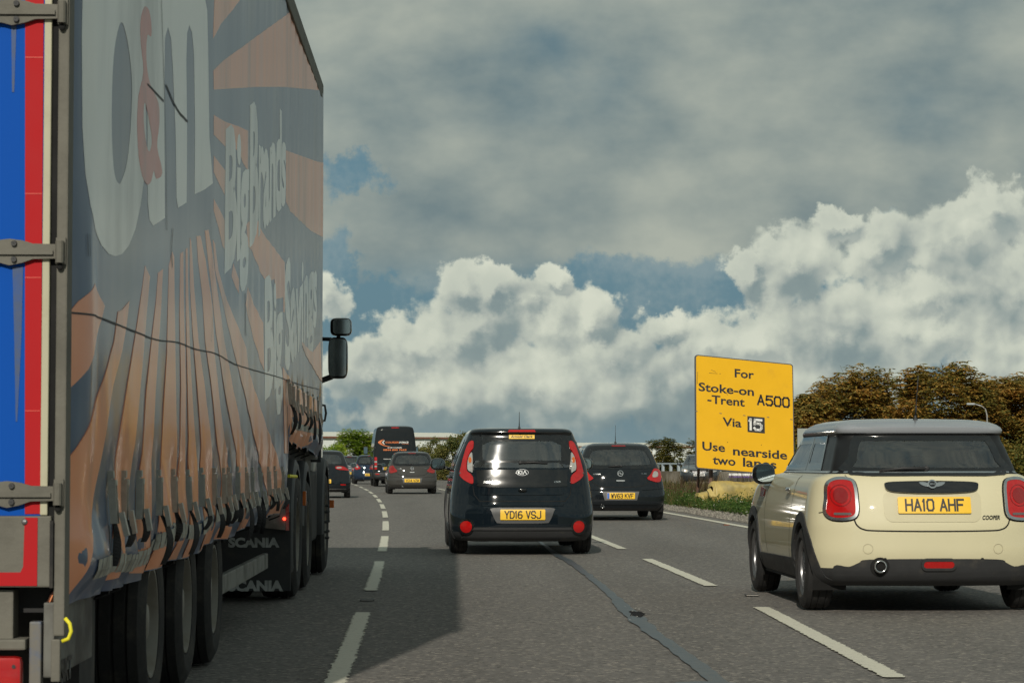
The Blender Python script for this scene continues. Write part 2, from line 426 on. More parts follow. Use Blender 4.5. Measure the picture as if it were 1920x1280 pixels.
GL = {'A': [[(0, 0), (.5, 1), (1, 0)], [(.2, .32), (.8, .32)]], 'B': [[(0, 0), (0, 1), (.8, 1), (1, .85), (1, .65), (.8, .52), (0, .52)], [(.8, .52), (1, .38), (1, .15), (.8, 0), (0, 0)]],
 'C': [[(1, .8), (.8, 1), (.2, 1), (0, .8), (0, .2), (.2, 0), (.8, 0), (1, .2)]], 'D': [[(0, 0), (0, 1), (.65, 1), (1, .75), (1, .25), (.65, 0), (0, 0)]],
 'F': [[(0, 0), (0, 1), (1, 1)], [(0, .52), (.8, .52)]], 'G': [[(1, .8), (.8, 1), (.2, 1), (0, .8), (0, .2), (.2, 0), (.8, 0), (1, .2), (1, .48), (.6, .48)]],
 'H': [[(0, 0), (0, 1)], [(1, 0), (1, 1)], [(0, .52), (1, .52)]], 'J': [[(1, 1), (1, .2), (.8, 0), (.2, 0), (0, .2)]], 'K': [[(0, 0), (0, 1)], [(1, 1), (0, .42)], [(.3, .6), (1, 0)]],
 'L': [[(0, 1), (0, 0), (1, 0)]], 'N': [[(0, 0), (0, 1), (1, 0), (1, 1)]], 'P': [[(0, 0), (0, 1), (.8, 1), (1, .85), (1, .6), (.8, .45), (0, .45)]], 'R': [[(0, 0), (0, 1), (.8, 1), (1, .85), (1, .62), (.8, .47), (0, .47)], [(.5, .47), (1, 0)]],
 'S': [[(1, .82), (.8, 1), (.2, 1), (0, .82), (0, .65), (.2, .53), (.8, .47), (1, .33), (1, .18), (.8, 0), (.2, 0), (0, .18)]], 'V': [[(0, 1), (.5, 0), (1, 1)]],
 'W': [[(0, 1), (.25, 0), (.5, .75), (.75, 0), (1, 1)]], 'X': [[(0, 0), (1, 1)], [(0, 1), (1, 0)]], 'Y': [[(0, 1), (.5, .5), (1, 1)], [(.5, .5), (.5, 0)]], 'Z': [[(0, 1), (1, 1), (0, 0), (1, 0)]],
 '0': [[(.2, 0), (0, .2), (0, .8), (.2, 1), (.8, 1), (1, .8), (1, .2), (.8, 0), (.2, 0)]], '1': [[(.5, 0), (.5, 1), (.25, .85)]], '3': [[(0, .85), (.2, 1), (.8, 1), (1, .82), (1, .65), (.8, .52), (.4, .52)], [(.8, .52), (1, .38), (1, .18), (.8, 0), (.2, 0), (0, .15)]],
 '4': [[(.75, 0), (.75, 1), (0, .3), (1, .3)]], '5': [[(1, 1), (.08, 1), (.02, .56), (.3, .63), (.75, .63), (1, .45), (1, .2), (.78, 0), (.2, 0), (0, .15)]], '6': [[(.9, .95), (.6, 1), (.2, .9), (0, .6), (0, .2), (.2, 0), (.8, 0), (1, .2), (1, .38), (.8, .55), (.2, .55), (0, .38)]]}
def plate_bm(s, cx, cz, w_, h_, wd):
    n = len(s); adv = w_/(n-.28) if n else 0; polys = []; x = cx-w_/2
    tot = sum(.55 if c == ' ' else (.5 if c in '1I' else 1) for c in s); adv = w_/tot
    for c in s:
        k = .55 if c == ' ' else (.5 if c in '1I' else 1)
        if c != ' ':
            gw = adv*.72*(1 if k == 1 else .55); x0 = x+(adv*k-gw)/2
            for q in strokes([[(x0+a*gw, cz-h_/2+b*h_) for a, b in ln] for ln in GL[c]], wd): polys.append([q])
        x += adv*k
    return bm_polys(polys)
# ------------------------------------------------------------------ road layout
def xl(d): return -.48-.029*d-.00027*d*d            # broken line left of the middle lane
def heading(d): return .029+.00054*d
def xr(d): return xl(d)+2.90+.03*min(d, 40)/10-.14*max(0, (18-d)/6)       # broken line right of the middle lane
def xe(d): return xl(d)+6.02                         # solid edge line
def asphalt():
    m = bpy.data.materials.new('asphalt'); m.use_nodes = True; n = NT(m.node_tree); p = m.node_tree.nodes['Principled BSDF']
    P = n.n('ShaderNodeTexCoord').outputs['Object']
    fine = n.noise(P, 34, 4, .7); mid = n.noise(P, 9, 5, .6); big = n.noise(n.v('MULTIPLY', P, (1.4, .12, 1)), 1.0, 4, .55)
    vo = n.n('ShaderNodeTexVoronoi'); n.put(vo.inputs['Vector'], P); vo.inputs['Scale'].default_value = 42
    stone = n.sep(vo.outputs['Color'])[0]
    light = n.ramp(stone, .86, .95); dark = n.ramp(stone, .0, .25, .55, 1)
    k = n.m('MULTIPLY', n.m('ADD', .25, n.m('MULTIPLY', fine, 1.5)), n.m('MULTIPLY', n.m('ADD', .8, n.m('MULTIPLY', big, .4)), n.m('ADD', .82, n.m('MULTIPLY', mid, .36))))
    sx, sy, sz = n.sep(P); lane = n.m('ADD', sx, n.m('ADD', .48, n.m('ADD', n.m('MULTIPLY', sy, .029), n.m('MULTIPLY', n.m('MULTIPLY', sy, sy), .00027))))
    trk = n.m('COSINE', n.m('MULTIPLY', n.m('SUBTRACT', lane, .75), 2*math.pi/1.5)); k = n.m('MULTIPLY', k, n.m('ADD', .96, n.m('MULTIPLY', trk, -.055)))
    k = n.m('MULTIPLY', k, dark)
    vm = n.n('ShaderNodeVectorMath', operation='SCALE'); vm.inputs[0].default_value = (.158, .149, .139); n.put(vm.inputs['Scale'], k)
    c = n.mix(n.m('MULTIPLY', light, .75), vm.outputs[0], (.33, .30, .26))
    n.put(p.inputs['Base Color'], c); p.inputs['Roughness'].default_value = .82; p.inputs['Specular IOR Level'].default_value = .3
    b = n.n('ShaderNodeBump'); b.inputs['Strength'].default_value = .55; b.inputs['Distance'].default_value = .006
    n.put(b.inputs['Height'], n.m('ADD', fine, n.m('MULTIPLY', vo.outputs['Distance'], .8))); n.put(p.inputs['Normal'], b.outputs[0]); return m
M['asphalt'] = asphalt()
M['tar'] = mat('tar_seal', (.062, .076, .088), .42, var=.35, scale=8, bump=.3, bscale=30, dirt=(.09, .085, .08), dirt_amt=.3, spec=.6)
def paintmat():
    m = bpy.data.materials.new('road_paint'); m.use_nodes = True; n = NT(m.node_tree); p = m.node_tree.nodes['Principled BSDF']
    P = n.n('ShaderNodeTexCoord').outputs['Object']
    wear = n.ramp(n.m('ADD', n.m('MULTIPLY', n.noise(n.v('MULTIPLY', P, (1, 3, 1)), 14, 6, .7), .75), n.m('MULTIPLY', n.noise(P, 90, 2), .3)), .56, .68)
    c = n.mix(n.m('MULTIPLY', wear, .75), (.62, .60, .50), (.16, .15, .13)); n.put(p.inputs['Base Color'], c); p.inputs['Roughness'].default_value = .7
    b = n.n('ShaderNodeBump'); b.inputs['Strength'].default_value = .5; b.inputs['Distance'].default_value = .004
    n.put(b.inputs['Height'], n.noise(n.v('MULTIPLY', P, (1, 4, 1)), 22, 3)); n.put(p.inputs['Normal'], b.outputs[0]); return m
M['paint'] = paintmat()
def strip(name, fa, fb, ds, z, mt, **kw):
    vs = []; 
    for d in ds: vs += [(fa(d), d, z), (fb(d), d, z)]
    o = from_data(name, vs, [(2*i, 2*i+1, 2*i+3, 2*i+2) for i in range(len(ds)-1)], mt); return tag(o, **kw)
# ground to the horizon
def groundmat():
    m = bpy.data.materials.new('rough_grass_ground'); m.use_nodes = True; n = NT(m.node_tree); p = m.node_tree.nodes['Principled BSDF']
    P = n.n('ShaderNodeTexCoord').outputs['Object']; a = n.noise(P, .35, 6, .6); b_ = n.noise(P, 6, 4, .6)
    c = n.mix(n.ramp(a, .35, .65), (.055, .075, .022), (.115, .105, .045)); c = n.mix(n.ramp(b_, .45, .75), c, (.075, .07, .035))
    n.put(p.inputs['Base Color'], c); p.inputs['Roughness'].default_value = .95; return m
M['ground'] = groundmat()
gv = [(-3000, -60, -.03), (3000, -60, -.03), (3000, 4500, -.03), (-3000, 4500, -.03)]
tag(from_data('ground', gv, [(0, 1, 2, 3)], M['ground']), kind='structure')
ds = [-30, -10, 0]+[2.5*k for k in range(1, 60)]+[160, 170, 180, 190, 200, 220]
cl = lambda f: (lambda d: f(max(d, -30)) if d < 160 else f(160)-(d-160)*(heading(160)+.012*(d-160)/10))
strip('road', cl(lambda d: xl(d)-4.6), cl(lambda d: xe(d)+.55), ds, -.006, M['asphalt'], kind='structure')
M['gravel'] = mat('gravel', (.115, .10, .085), .9, var=.55, scale=30, bump=1, bscale=45, dirt=(.22, .19, .15), dirt_amt=.4)
strip('gravel_strip', lambda d: xe(d)+.38, lambda d: xe(d)+1.55+.25*math.sin(d*.7), [d for d in ds if -11 < d < 130], -.004, M['gravel'], kind='structure')
# loose stones on the strip
mb = MB()
for i in range(4200):
    d = random.uniform(40, 75); x = xe(d)+.42+abs(random.gauss(0, .5)); s = random.uniform(.012, .038); c = Vector((x, d, 0)); a = random.random()*6
    vs = [c+Vector((s*math.cos(a+k*1.57)*random.uniform(.7, 1.1), s*math.sin(a+k*1.57)*random.uniform(.7, 1.1), 0)) for k in range(4)]+[c+Vector((0, 0, s*.9))]
    mb.add(vs, [(0, 1, 4), (1, 2, 4), (2, 3, 4), (3, 0, 4)])
tag(mb.obj('loose_gravel', mat('stones', (.19, .175, .15), .9, island=.5, var=.2)), kind='stuff')
# edge line
def rough_edge_strip(name, f, d0, d1, wd, z, seed, step=.022, wob=.014, lab=None, group=None):
    rr = random.Random(seed); n_ = max(2, int((d1-d0)/step)); vs = []
    for i in range(n_+1):
        d = d0+(d1-d0)*i/n_; e = .0 if 0 < i < n_ else .02
        vs += [(f(d)-wd/2+rr.uniform(-wob, wob)+e, d, z), (f(d)+wd/2+rr.uniform(-wob, wob)-e, d, z)]
    return tag(from_data(name, vs, [(2*i, 2*i+1, 2*i+3, 2*i+2) for i in range(n_)], M['paint']), kind='structure')
rough_edge_strip('edge_line', xe, 12, 118, .16, .002, 1, .06, .008)
rough_edge_strip('edge_line', lambda d: xl(d)-3.35, 70, 150, .16, .002, 5, .3, .008)
k = 0
for i in range(14):
    a, b = 11.55+9.03*i, 17.6+9.03*i
    rough_edge_strip('lane_marking', xl, a, b, .108, .002, 10+i, .03 if i < 3 else .08, .014 if i < 3 else .008); k += 1
for i in range(12):
    a, b = 12.3+9.05*i, 18.25+9.05*i
    rough_edge_strip('lane_marking', xr, a, b, .118, .002, 40+i, .03 if i < 3 else .08, .009)
# tar seal running down the middle lane
tp = [on_ground(x, y) for x, y in ((1348, 1279), (1295, 1235), (1238, 1195), (1195, 1160), (1172, 1140), (1150, 1117), (1118, 1090), (1095, 1072), (1068, 1052), (1045, 1040), (1022, 1022), (1000, 1008))]
tw = [.10, .095, .085, .13, .12, .08, .075, .075, .10, .09, .05, .035]
sp = spl([(p.x, p.y) for p in tp], 8, False); vs = []; n_ = len(sp)
for i, (x, y) in enumerate(sp):
    wd = np.interp(i/8, range(len(tw)), tw)*(1+.12*mnoise.noise(Vector((y*3, 0, 0)))); j = .03*mnoise.noise(Vector((y*2.2, 4, 0)))
    vs += [(x-wd/2+j, y, .001), (x+wd/2+j, y, .001)]
tag(from_data('tar_seal', vs, [(2*i, 2*i+1, 2*i+3, 2*i+2) for i in range(n_-1)], M['tar']), kind='structure')
def blotch(name, c, rx, ry, z, mt, seed, n_=26, amp=.3):
    vs = [(c.x+rx*(1+amp*mnoise.noise(Vector((math.cos(t)*1.6, math.sin(t)*1.6, seed))))*math.cos(t), c.y+ry*(1+amp*mnoise.noise(Vector((math.cos(t)*1.6, math.sin(t)*1.6, seed+9))))*math.sin(t), z) for t in [2*math.pi*k/n_ for k in range(n_)]]
    return tag(from_data(name, vs, [tuple(range(n_))], mt), kind='structure')
blotch('road_patch', on_ground(1325, 1282), .16, .16, .0012, M['tar'], 3)
hole = mat('broken_seal', (.022, .022, .024), .95, spec=.1, var=.5, scale=40, bump=1, bscale=80)
blotch('broken_tar', on_ground(1192, 1150), .06, .34, .0025, hole, 5, 40, .9)
mb = MB()
for i in range(8):
    p = on_ground(random.gauss(1192, 14), random.gauss(1150, 9)); s = random.uniform(.004, .011); a = random.random()*6
    vs = [p+Vector((s*math.cos(a+q*2.1)*random.uniform(.6, 1.6), s*math.sin(a+q*2.1)*2, .004)) for q in range(3)]+[p+Vector((0, 0, .007))]; mb.add(vs, [(0, 1, 3), (1, 2, 3), (2, 0, 3)])
tag(mb.obj('tar_glint_chips', mat('glint_white_chips', (.5, .49, .46), .6)), kind='stuff')  # loose chips coloured near white to stand for glints on the tar
# road studs
def stud(p, lab, c):
    s = thing('road_stud', p, heading(p[1]), lab, 'road stud', 'reflective road studs')
    mb = MB(); mb.box(-.055, .055, -.04, .04, -.002, .008, bev=.003); mb.obj('stud_housing', M['plastic'], s)
    mb = MB(); mb.box(-.048, .048, -.046, -.040, .001, .007); mb.obj('stud_lens', c, s)
stud((xl(19.1), 19.1, .002), 'road stud in the shaded gap between the two nearest left dashes', M['clear_lens'])
p = on_ground(1362, 984); stud((p.x, p.y, .003), 'amber road stud just inside the white edge line left of the cream car', M['amber'])
stud((xr(10.2)+.0, 19.8, .002), 'road stud in the gap between the two nearest right dashes', M['clear_lens'])

# ------------------------------------------------------------------ far building
def warehouse(A0, tdir, HB, s0, s1, label):
    A0 = Vector(A0); tdir = Vector(tdir).normalized()
    def bp(s, z, off=0): q = tdir*s+Vector((-tdir.y, tdir.x))*off; return Vector((q.x, q.y, z))
    bl = thing('warehouse', (A0.x, A0.y, 0), 0, label, 'building', 'white warehouses beyond the trees')
    def bb(name, a, c, z0, z1, o0, o1, mt):
        mb = MB(); mb.add([bp(s, z, o) for z in (z0, z1) for o in (o0, o1) for s in (a, c)], [(0, 2, 3, 1), (4, 5, 7, 6), (0, 1, 5, 4), (1, 3, 7, 5), (3, 2, 6, 7), (2, 0, 4, 6)]); return mb.obj(name, mt, bl)
    bb('wall', s0, s1, 0, HB-1.15, 0, 30, M['wallw']); bb('gutter', s0-.5, s1+.5, HB-1.18, HB-.86, -.5, 0, M['gutter'])
    mb = MB(); mb.add([bp(s, z, o) for s in (s0-.5, s1+.5) for z, o in ((HB-.86, -.4), (HB+.1, 9), (HB-.86, 30))], [(0, 3, 4, 1), (1, 4, 5, 2), (0, 1, 2), (3, 5, 4)]); mb.obj('roof', M['roofw'], bl)
    mb = MB()
    for k in range(int((s1-s0)/4)):
        s = s0+k*4; mb.add([bp(s+a, z, o) for z in (0, HB-1.2) for o in (-.12, 0) for a in (0, .25)], [(0, 2, 3, 1), (4, 5, 7, 6), (0, 1, 5, 4), (1, 3, 7, 5), (3, 2, 6, 7), (2, 0, 4, 6)])
    mb.obj('wall_ribs', M['ribw'], bl)['kind'] = 'stuff'
M['wallw'] = mat('profiled_white_wall', (.74, .78, .77), .6, var=.05); M['gutter'] = mat('brown_gutter', (.20, .09, .06), .6); M['roofw'] = mat('pale_roof', (.70, .70, .62), .6, var=.05); M['ribw'] = mat('wall_rib', (.62, .66, .66), .6)
warehouse((-34, 440), (.80, .60), 6.6, -50, 34, 'long low white warehouse with a brown gutter, left of the black boxy car')
warehouse((-10, 620), (.93, .36), 6.1, 0, 62, 'further white warehouse showing low between the black boxy car and the yellow sign')

# ------------------------------------------------------------------ barriers, parapet
gal = mat('galvanised_steel', (.36, .36, .35), .5, metal=.5, var=.25, scale=3, dirt=(.14, .08, .04), dirt_amt=.35)
rustb = mat('rusty_steel', (.12, .055, .03), .8, var=.3, scale=8, dirt=(.04, .03, .025), dirt_amt=.5)
conc = mat('concrete', (.30, .265, .215), .9, var=.25, scale=1.2, bump=.3, bscale=30, dirt=(.13, .11, .08), dirt_amt=.5)
def rail_fence(a, b, label, zs, post_h, step, rail_h=.31):
    a, b = Vector(a), Vector(b); L_ = (b-a).length; r = thing('guard_rail', (a.x, a.y, 0), math.atan2(b.y-a.y, b.x-a.x), label, 'guard rail')
    for z in zs:
        mb = MB(); prof = [(-.02, 0), (-.06, .08), (-.01, .13), (-.01, .18), (-.06, .23), (-.02, rail_h)]
        vs = [(x, y, z+h) for x in (0, L_) for y, h in prof]; n_ = len(prof); mb.add(vs, [(i, i+1, i+1+n_, i+n_) for i in range(n_-1)]); mb.obj('rail', gal, r)
    mb = MB(); mb.box(-.05, .05, .0, .1, 0, post_h); p0 = mb.obj('post', rustb, r)
    for k in range(1, int(L_/step)+1): share(p0, (k*step, 0, 0), r)
rail_fence((xl(150)+8.3, 150), (xl(118)+9.3, 118), 'low steel guard rail on the grass between the grey hatchback and the black boxy car', [.32], .6, 2.4, .31)
# right-hand parapet on a concrete wall behind the oncoming cars
pa, pb = on_depth(1210, 880, 128), on_depth(1420, 880, 116)
pr = thing('parapet', (pa.x, pa.y, 0), math.atan2(pb.y-pa.y, pb.x-pa.x), 'concrete wall topped by pale grey tubular railing beyond the weedy verge', 'railing'); LP = (Vector((pb.x, pb.y))-Vector((pa.x, pa.y))).length+6
mb = MB(); mb.box(-2, LP, 0, .3, 0, .62); mb.obj('wall', conc, pr)
for z in (1.0, .82): mb = MB(); mb.box(-2, LP, .08, .2, z-.04, z+.04, bev=.015); mb.obj('railing', mat('pale_grey_rail', (.36, .42, .46), .5), pr) if z == 1.0 else None
mb = MB(); mb.box(-.06, .06, .08, .2, .62, .97); p0 = mb.obj('post', bpy.data.materials['pale_grey_rail'], pr)
for k in range(1, int(LP/.95)): share(p0, (k*.95, 0, 0), pr)
# opposite carriageway
op = [on_depth(x, 900, d) for x, d in ((1190, 127), (1430, 115))]
ov = [(5.2, 150, -.004), (13.5, 150, -.004), (16, 84, -.004), (8.6, 84, -.004), (12.5, 50, -.004), (24, 50, -.004)]
tag(from_data('far_carriageway', ov, [(0, 1, 2, 3), (3, 2, 5, 4)], M['asphalt']), kind='structure')
# near concrete kerb barrier with purple and white blocks
ca, cb = on_depth(1338, 893, 74), on_depth(1450, 893, 68)
cbx = thing('concrete_barrier', (ca.x, ca.y, 0), math.atan2(cb.y-ca.y, cb.x-ca.x), 'weathered low concrete barrier behind the yellow sheeting under the sign', 'barrier'); LC = (Vector((cb.x, cb.y))-Vector((ca.x, ca.y))).length+1
mb = MB(); mb.prism([(0, 0), (.4, 0), (.32, .2), (.26, .62), (.14, .62), (.08, .2)], 'x', 0, LC); mb.obj('barrier_body', conc, cbx)
purple = mat('purple_plastic', (.10, .05, .22), .5)
ba, bb = on_depth(1372, 890, 100), on_depth(1440, 890, 98)
for k in range(9):
    q = ba+(bb-ba)*(k/8.0); t = thing('traffic_block', (q.x, q.y, 0), -.1, 'small purple and white traffic block behind the concrete barrier, '+('leftmost', 'second from left', 'third from left', 'fourth from left', 'middle', 'sixth from left', 'third from right', 'second from right', 'rightmost')[k]+' in its row', 'traffic block', 'row of purple and white traffic blocks')
    mb = MB(); mb.box(-.11, .11, -.1, .1, .0, .52, bev=.02); mb.obj('block', purple, t)
    mb = MB(); mb.box(-.12, .12, -.12, .12, .52, .62, bev=.02); mb.obj('cap', M['white'], t)
# ------------------------------------------------------------------ yellow sign
SC_ = 282.4; so = on_depth(1303.3, 664.4, 58.7)
Us = Vector((.944, .315, -.077)).normalized(); Vs = Vector((.012, .2, .98)); Vs = (Vs-Us*Vs.dot(Us)).normalized(); Ns = Us.cross(Vs)      # faces the road
SW, SH = 2.60, 2.80
sg_root = thing('road_sign', (so.x+1.2, so.y, 0), 0, 'yellow temporary sign reading For Stoke-on-Trent A500 Via 15 Use nearside two lanes', 'road sign')
O_ = so-sg_root.location
def sf(u, v): return O_+Us*u+Vs*v
yel = mat('sign_yellow', (.80, .44, .008), .38, var=.07, scale=1.8, dirt=(.45, .24, .03), dirt_amt=.15)
sink = mat('sign_ink', (.022, .022, .025), .5, dirt=(.10, .08, .03), dirt_amt=.15)
patch('sign_backing', [rrect(SW/2, -SH/2, SW, SH, .07)], sf, mat('sign_back', (.10, .10, .10), .6, metal=.3), sg_root, 0, 5, .045, smooth=False)
face = patch('sign_face', [rrect(SW/2, -SH/2, SW-.05, SH-.05, .06)], sf, yel, sg_root, .003, 5, .004, smooth=False)
kx = SW/682; ky = SH/801
def dsk(X, Y): return ((X-465)*kx, -(Y-92-.076*(X-465))*ky)
def line(s, X0, X1, Ytop, h_, bold=.024, sp=1.0):
    u0 = (X0-465)*kx; u1 = (X1-465)*kx; v1 = dsk(X0, Ytop)[1]; v0 = v1-h_*ky
    patch('sign_lettering', fit(bm_text(s, bold, 0, sp), u0, u1, v0, v1, cap=(0, .69)), sf, sink, face, .0035, 5, 0, smooth=False)
line('For', 737, 872, 188, 58); line('Stoke-on', 487, 870, 290, 58); line('-Trent', 547, 805, 376, 58); pass
def digits(s, X0, X1, Ytop, h_, wd, mt, off):
    u0 = (X0-465)*kx; u1 = (X1-465)*kx; v1 = dsk(X0, Ytop)[1]; hh = h_*ky
    patch('sign_lettering', plate_bm(s, (u0+u1)/2, v1-hh/2, (u1-u0), hh, wd), sf, mt, face, off, 5, 0, smooth=False)
digits('A500', 888, 1122, 372, 64, .048, sink, .0035)
line('Via', 650, 781, 534, 58); line('Use', 510, 666, 706, 58); line('nearside', 720, 1096, 738, 58); line('two', 580, 737, 802, 58); line('lanes', 788, 1020, 815, 60)
bx0, bz1 = dsk(822, 521); bw, bh = 120*kx, 113*ky
jb = patch('junction_panel', [[(bx0, bz1-bh), (bx0+bw, bz1-bh), (bx0+bw, bz1), (bx0, bz1)]], sf, mat('panel_black', (.03, .03, .032), .5), face, .004, 5, 0, smooth=False)
patch('panel_lettering', plate_bm('15', bx0+bw*.46, bz1-bh*.5, bw*.84, bh*.62, .056), sf, M['white'], face, .006, 5, 0, smooth=False)
for X, Y in ((470, 494), (637, 506), (800, 518), (965, 528), (1128, 541)):
    u, v = dsk(X, Y); patch('rivet_clip', [[(u-.035, v-.006), (u+.035, v-.006), (u+.03, v+.008), (u-.03, v+.008)]], sf, M['alloy'], face, .010, 5, .008, smooth=False)
for X, Y in ((684, 372), (683, 708), (916, 724), (636, 226), (702, 586), (1085, 935)):
    u, v = dsk(X, Y); patch('dirt_spot', [ell2(u, v, .009, .014, 8)], sf, M['ink'], face, .004, 5, 0, smooth=False)
for ln in ([(560, 222), (618, 224)], [(575, 200), (607, 212)], [(482, 215), (478, 300)]):
    patch('scratch', [strokes([[dsk(*q) for q in ln]], .008)[0]], sf, M['ink'], face, .004, 5, 0, smooth=False)
def post(x0, y0, x1, y1, d, r, mt):
    a = on_ground(x1, y1); b = on_depth(x0, y0, d); mb = MB(); mb.tube([a-sg_root.location, b-sg_root.location], r, 8); mb.obj('post', mt, sg_root)
post(1318, 720, 1306.5, 950, 60.3, .035, rustb); post(1338, 720, 1331, 951, 60.4, .05, mat('brown_post', (.17, .09, .06), .8, dirt=(.06, .05, .04), dirt_amt=.4)); post(1462, 720, 1468, 946, 61.3, .05, bpy.data.materials['brown_post'])

# ------------------------------------------------------------------ yellow sheeting
ysheet = mat('yellow_sheeting', (.50, .38, .12), .5, var=.25, scale=5, bump=.5, bscale=14, dirt=(.30, .25, .12), dirt_amt=.4)
def sack(name, a, b, r, label, sq=1.0, seed=0, n_=40, k_=22):
    a, b = Vector(a), Vector(b); t = (b-a).normalized(); up = Vector((0, 0, 1)); side = t.cross(up).normalized(); up = side.cross(t); vs = []
    for i in range(n_+1):
        s = i/n_; c = a+(b-a)*s; e = min(1, (min(s, 1-s)*14)**.5+.55)
        for k in range(k_):
            an = 2*math.pi*k/k_; rr = r*e*(1+.22*mnoise.noise(Vector((s*(b-a).length*2.5, math.cos(an)*1.5+seed, math.sin(an)*1.5)))+.06*mnoise.noise(Vector((s*(b-a).length*11, an*2.5, seed))))
            ca, sa = math.cos(an), math.sin(an); f = lambda q: math.copysign(abs(q)**.7, q)
            vs.append(c+side*f(ca)*rr+up*f(sa)*rr*sq)
    fs = [(i*k_+k, i*k_+(k+1) % k_, (i+1)*k_+(k+1) % k_, (i+1)*k_+k) for i in range(n_) for k in range(k_)]+[tuple(range(k_)), tuple(n_*k_+k for k in range(k_))[::-1]]
    return fs, vs
p0, p1 = on_depth(1333, 922, 57.4), on_depth(1450, 924, 57.9)
fs, vs = sack('x', p0, p1, .26, '', 1.0, 2, 90); o = from_data('yellow_sheeting', vs, fs, ysheet, smooth=True); tag(o, 'long crumpled yellow plastic sheeting wrapped over a barrier in the weeds', 'sheeting')
p0, p1 = on_depth(1311, 938, 58.0), on_depth(1336, 934, 58.3)
fs, vs = sack('x', p0, p1, .17, '', 1.05, 7, 40); o = from_data('yellow_sack', vs, fs, ysheet, smooth=True); tag(o, 'small yellow bundle lying between the two left sign posts', 'sack')
mb = MB(); q = on_depth(1334, 928, 56.9); W_ = lambda x, z, y=0: q+Vector((x/75, y, z/75))
mb.add([W_(-8, 10), W_(-2, 13, .04), W_(8, -2, -.05), W_(11, -14, 0), W_(3, -12, .05), W_(-1, -2, -.06)], [(0, 1, 5), (1, 2, 5), (2, 4, 5), (2, 3, 4)])
mb.add([v+Vector((.012, .02, -.012)) for v in (W_(-8, 10), W_(-2, 13, .04), W_(8, -2, -.05), W_(11, -14, 0), W_(3, -12, .05), W_(-1, -2, -.06))], [(5, 1, 0), (5, 2, 1), (5, 4, 2), (4, 3, 2)])
tag(mb.obj('yellow_flap', ysheet), 'torn yellow plastic flap hanging against the thick brown sign post', 'plastic scrap')
# ------------------------------------------------------------------ lamp, sign back
def lamp(x, y, d, label):
    b = on_depth(x, y, d); h = b.z; l = thing('street_lamp', (b.x, b.y, 0), 0, label, 'street lamp')
    mb = MB(); k = d/F_PX; mb.tube([(0, 0, 0), (0, 0, h*.5), (0, 0, h-.9*22*k), (-3*k, 0, h-8*k), (-10*k, 0, h-2.5*k), (-24*k, 0, h+1.5*k)], [2.2*k, 1.8*k, 1.4*k, 1.3*k, 1.2*k, 1.1*k], 8); mb.obj('pole', gal, l, True)
    mb = MB(); mb.box(-38*k, -23*k, -3*k, 3*k, h-.5*k, h+3.2*k, bev=1.2*k); mb.obj('lamp_head', mat('lamp_grey', (.35, .38, .40), .5), l)
lamp(1850.5, 758.5, 150, 'grey street lamp with a curved arm in front of the autumn trees')
b = on_depth(1515, 803, 95); t = thing('road_sign', (b.x, b.y, 0), .1, 'grey back of a road sign showing above the left edge of the cream car roof', 'road sign')
mb = MB(); mb.box(-.42, .42, 0, .03, b.z-1.0, b.z, bev=.01); mb.obj('sign_back', mat('aluminium_back', (.30, .33, .31), .6), t); mb = MB(); mb.tube([(-.3, .05, 0), (-.3, .05, b.z-.1)], .04, 8); mb.obj('post', gal, t)

# ------------------------------------------------------------------ vegetation
def leafmat(name, c1, c2, c3, rough=.6):
    m = bpy.data.materials.new(name); m.use_nodes = True; t = m.node_tree; n = NT(t); p = t.nodes['Principled BSDF']
    g = n.n('ShaderNodeNewGeometry').outputs['Random Per Island']; P = n.n('ShaderNodeTexCoord').outputs['Object']
    a = n.noise(P, .55, 4, .6); f = n.m('ADD', n.m('MULTIPLY', n.m('SUBTRACT', a, .5), 2.4), g)
    c = n.mix(n.ramp(f, .1, .6), c1, c2); c = n.mix(n.ramp(f, .65, 1.1), c, c3)
    n.put(p.inputs['Base Color'], c); p.inputs['Roughness'].default_value = rough; p.inputs['Specular IOR Level'].default_value = .25
    tr = n.n('ShaderNodeBsdfTranslucent'); n.put(tr.inputs[0], c); mx = n.n('ShaderNodeMixShader'); mx.inputs[0].default_value = .35
    t.links.new(p.outputs[0], mx.inputs[1]); t.links.new(tr.outputs[0], mx.inputs[2]); t.links.new(mx.outputs[0], t.nodes['Material Output'].inputs[0]); return m
M['chestnut'] = leafmat('autumn_leaf', (.165, .165, .042), (.36, .235, .05), (.46, .24, .055))
M['bush'] = leafmat('bright_green_leaf', (.13, .22, .02), (.25, .34, .03), (.36, .38, .05))
M['willow'] = leafmat('olive_leaf', (.075, .10, .028), (.19, .18, .05), (.30, .24, .08))
M['hedge'] = leafmat('hedge_leaf', (.065, .085, .020), (.17, .15, .032), (.26, .19, .04))
M['bark'] = mat('bark', (.07, .055, .042), .95, var=.3, scale=4, bump=.8, bscale=12)
def crown_pts(lobes, n_, seed, fill=.5):
    rg = np.random.default_rng(seed); P = []; vol = np.array([l[3]*l[4]*l[5] for l in lobes])**.67; pr_ = vol/vol.sum()
    for i in rg.choice(len(lobes), n_, p=pr_):
        x, y, z, a, b_, c = lobes[i]; v = rg.normal(size=3); v /= np.linalg.norm(v); r = rg.random()**fill
        r = r*(1+.18*mnoise.noise(Vector((v[0]*3+i, v[1]*3, v[2]*3)))); P.append((x+v[0]*a*r, y+v[1]*b_*r, z+v[2]*c*r))
    return np.array(P)
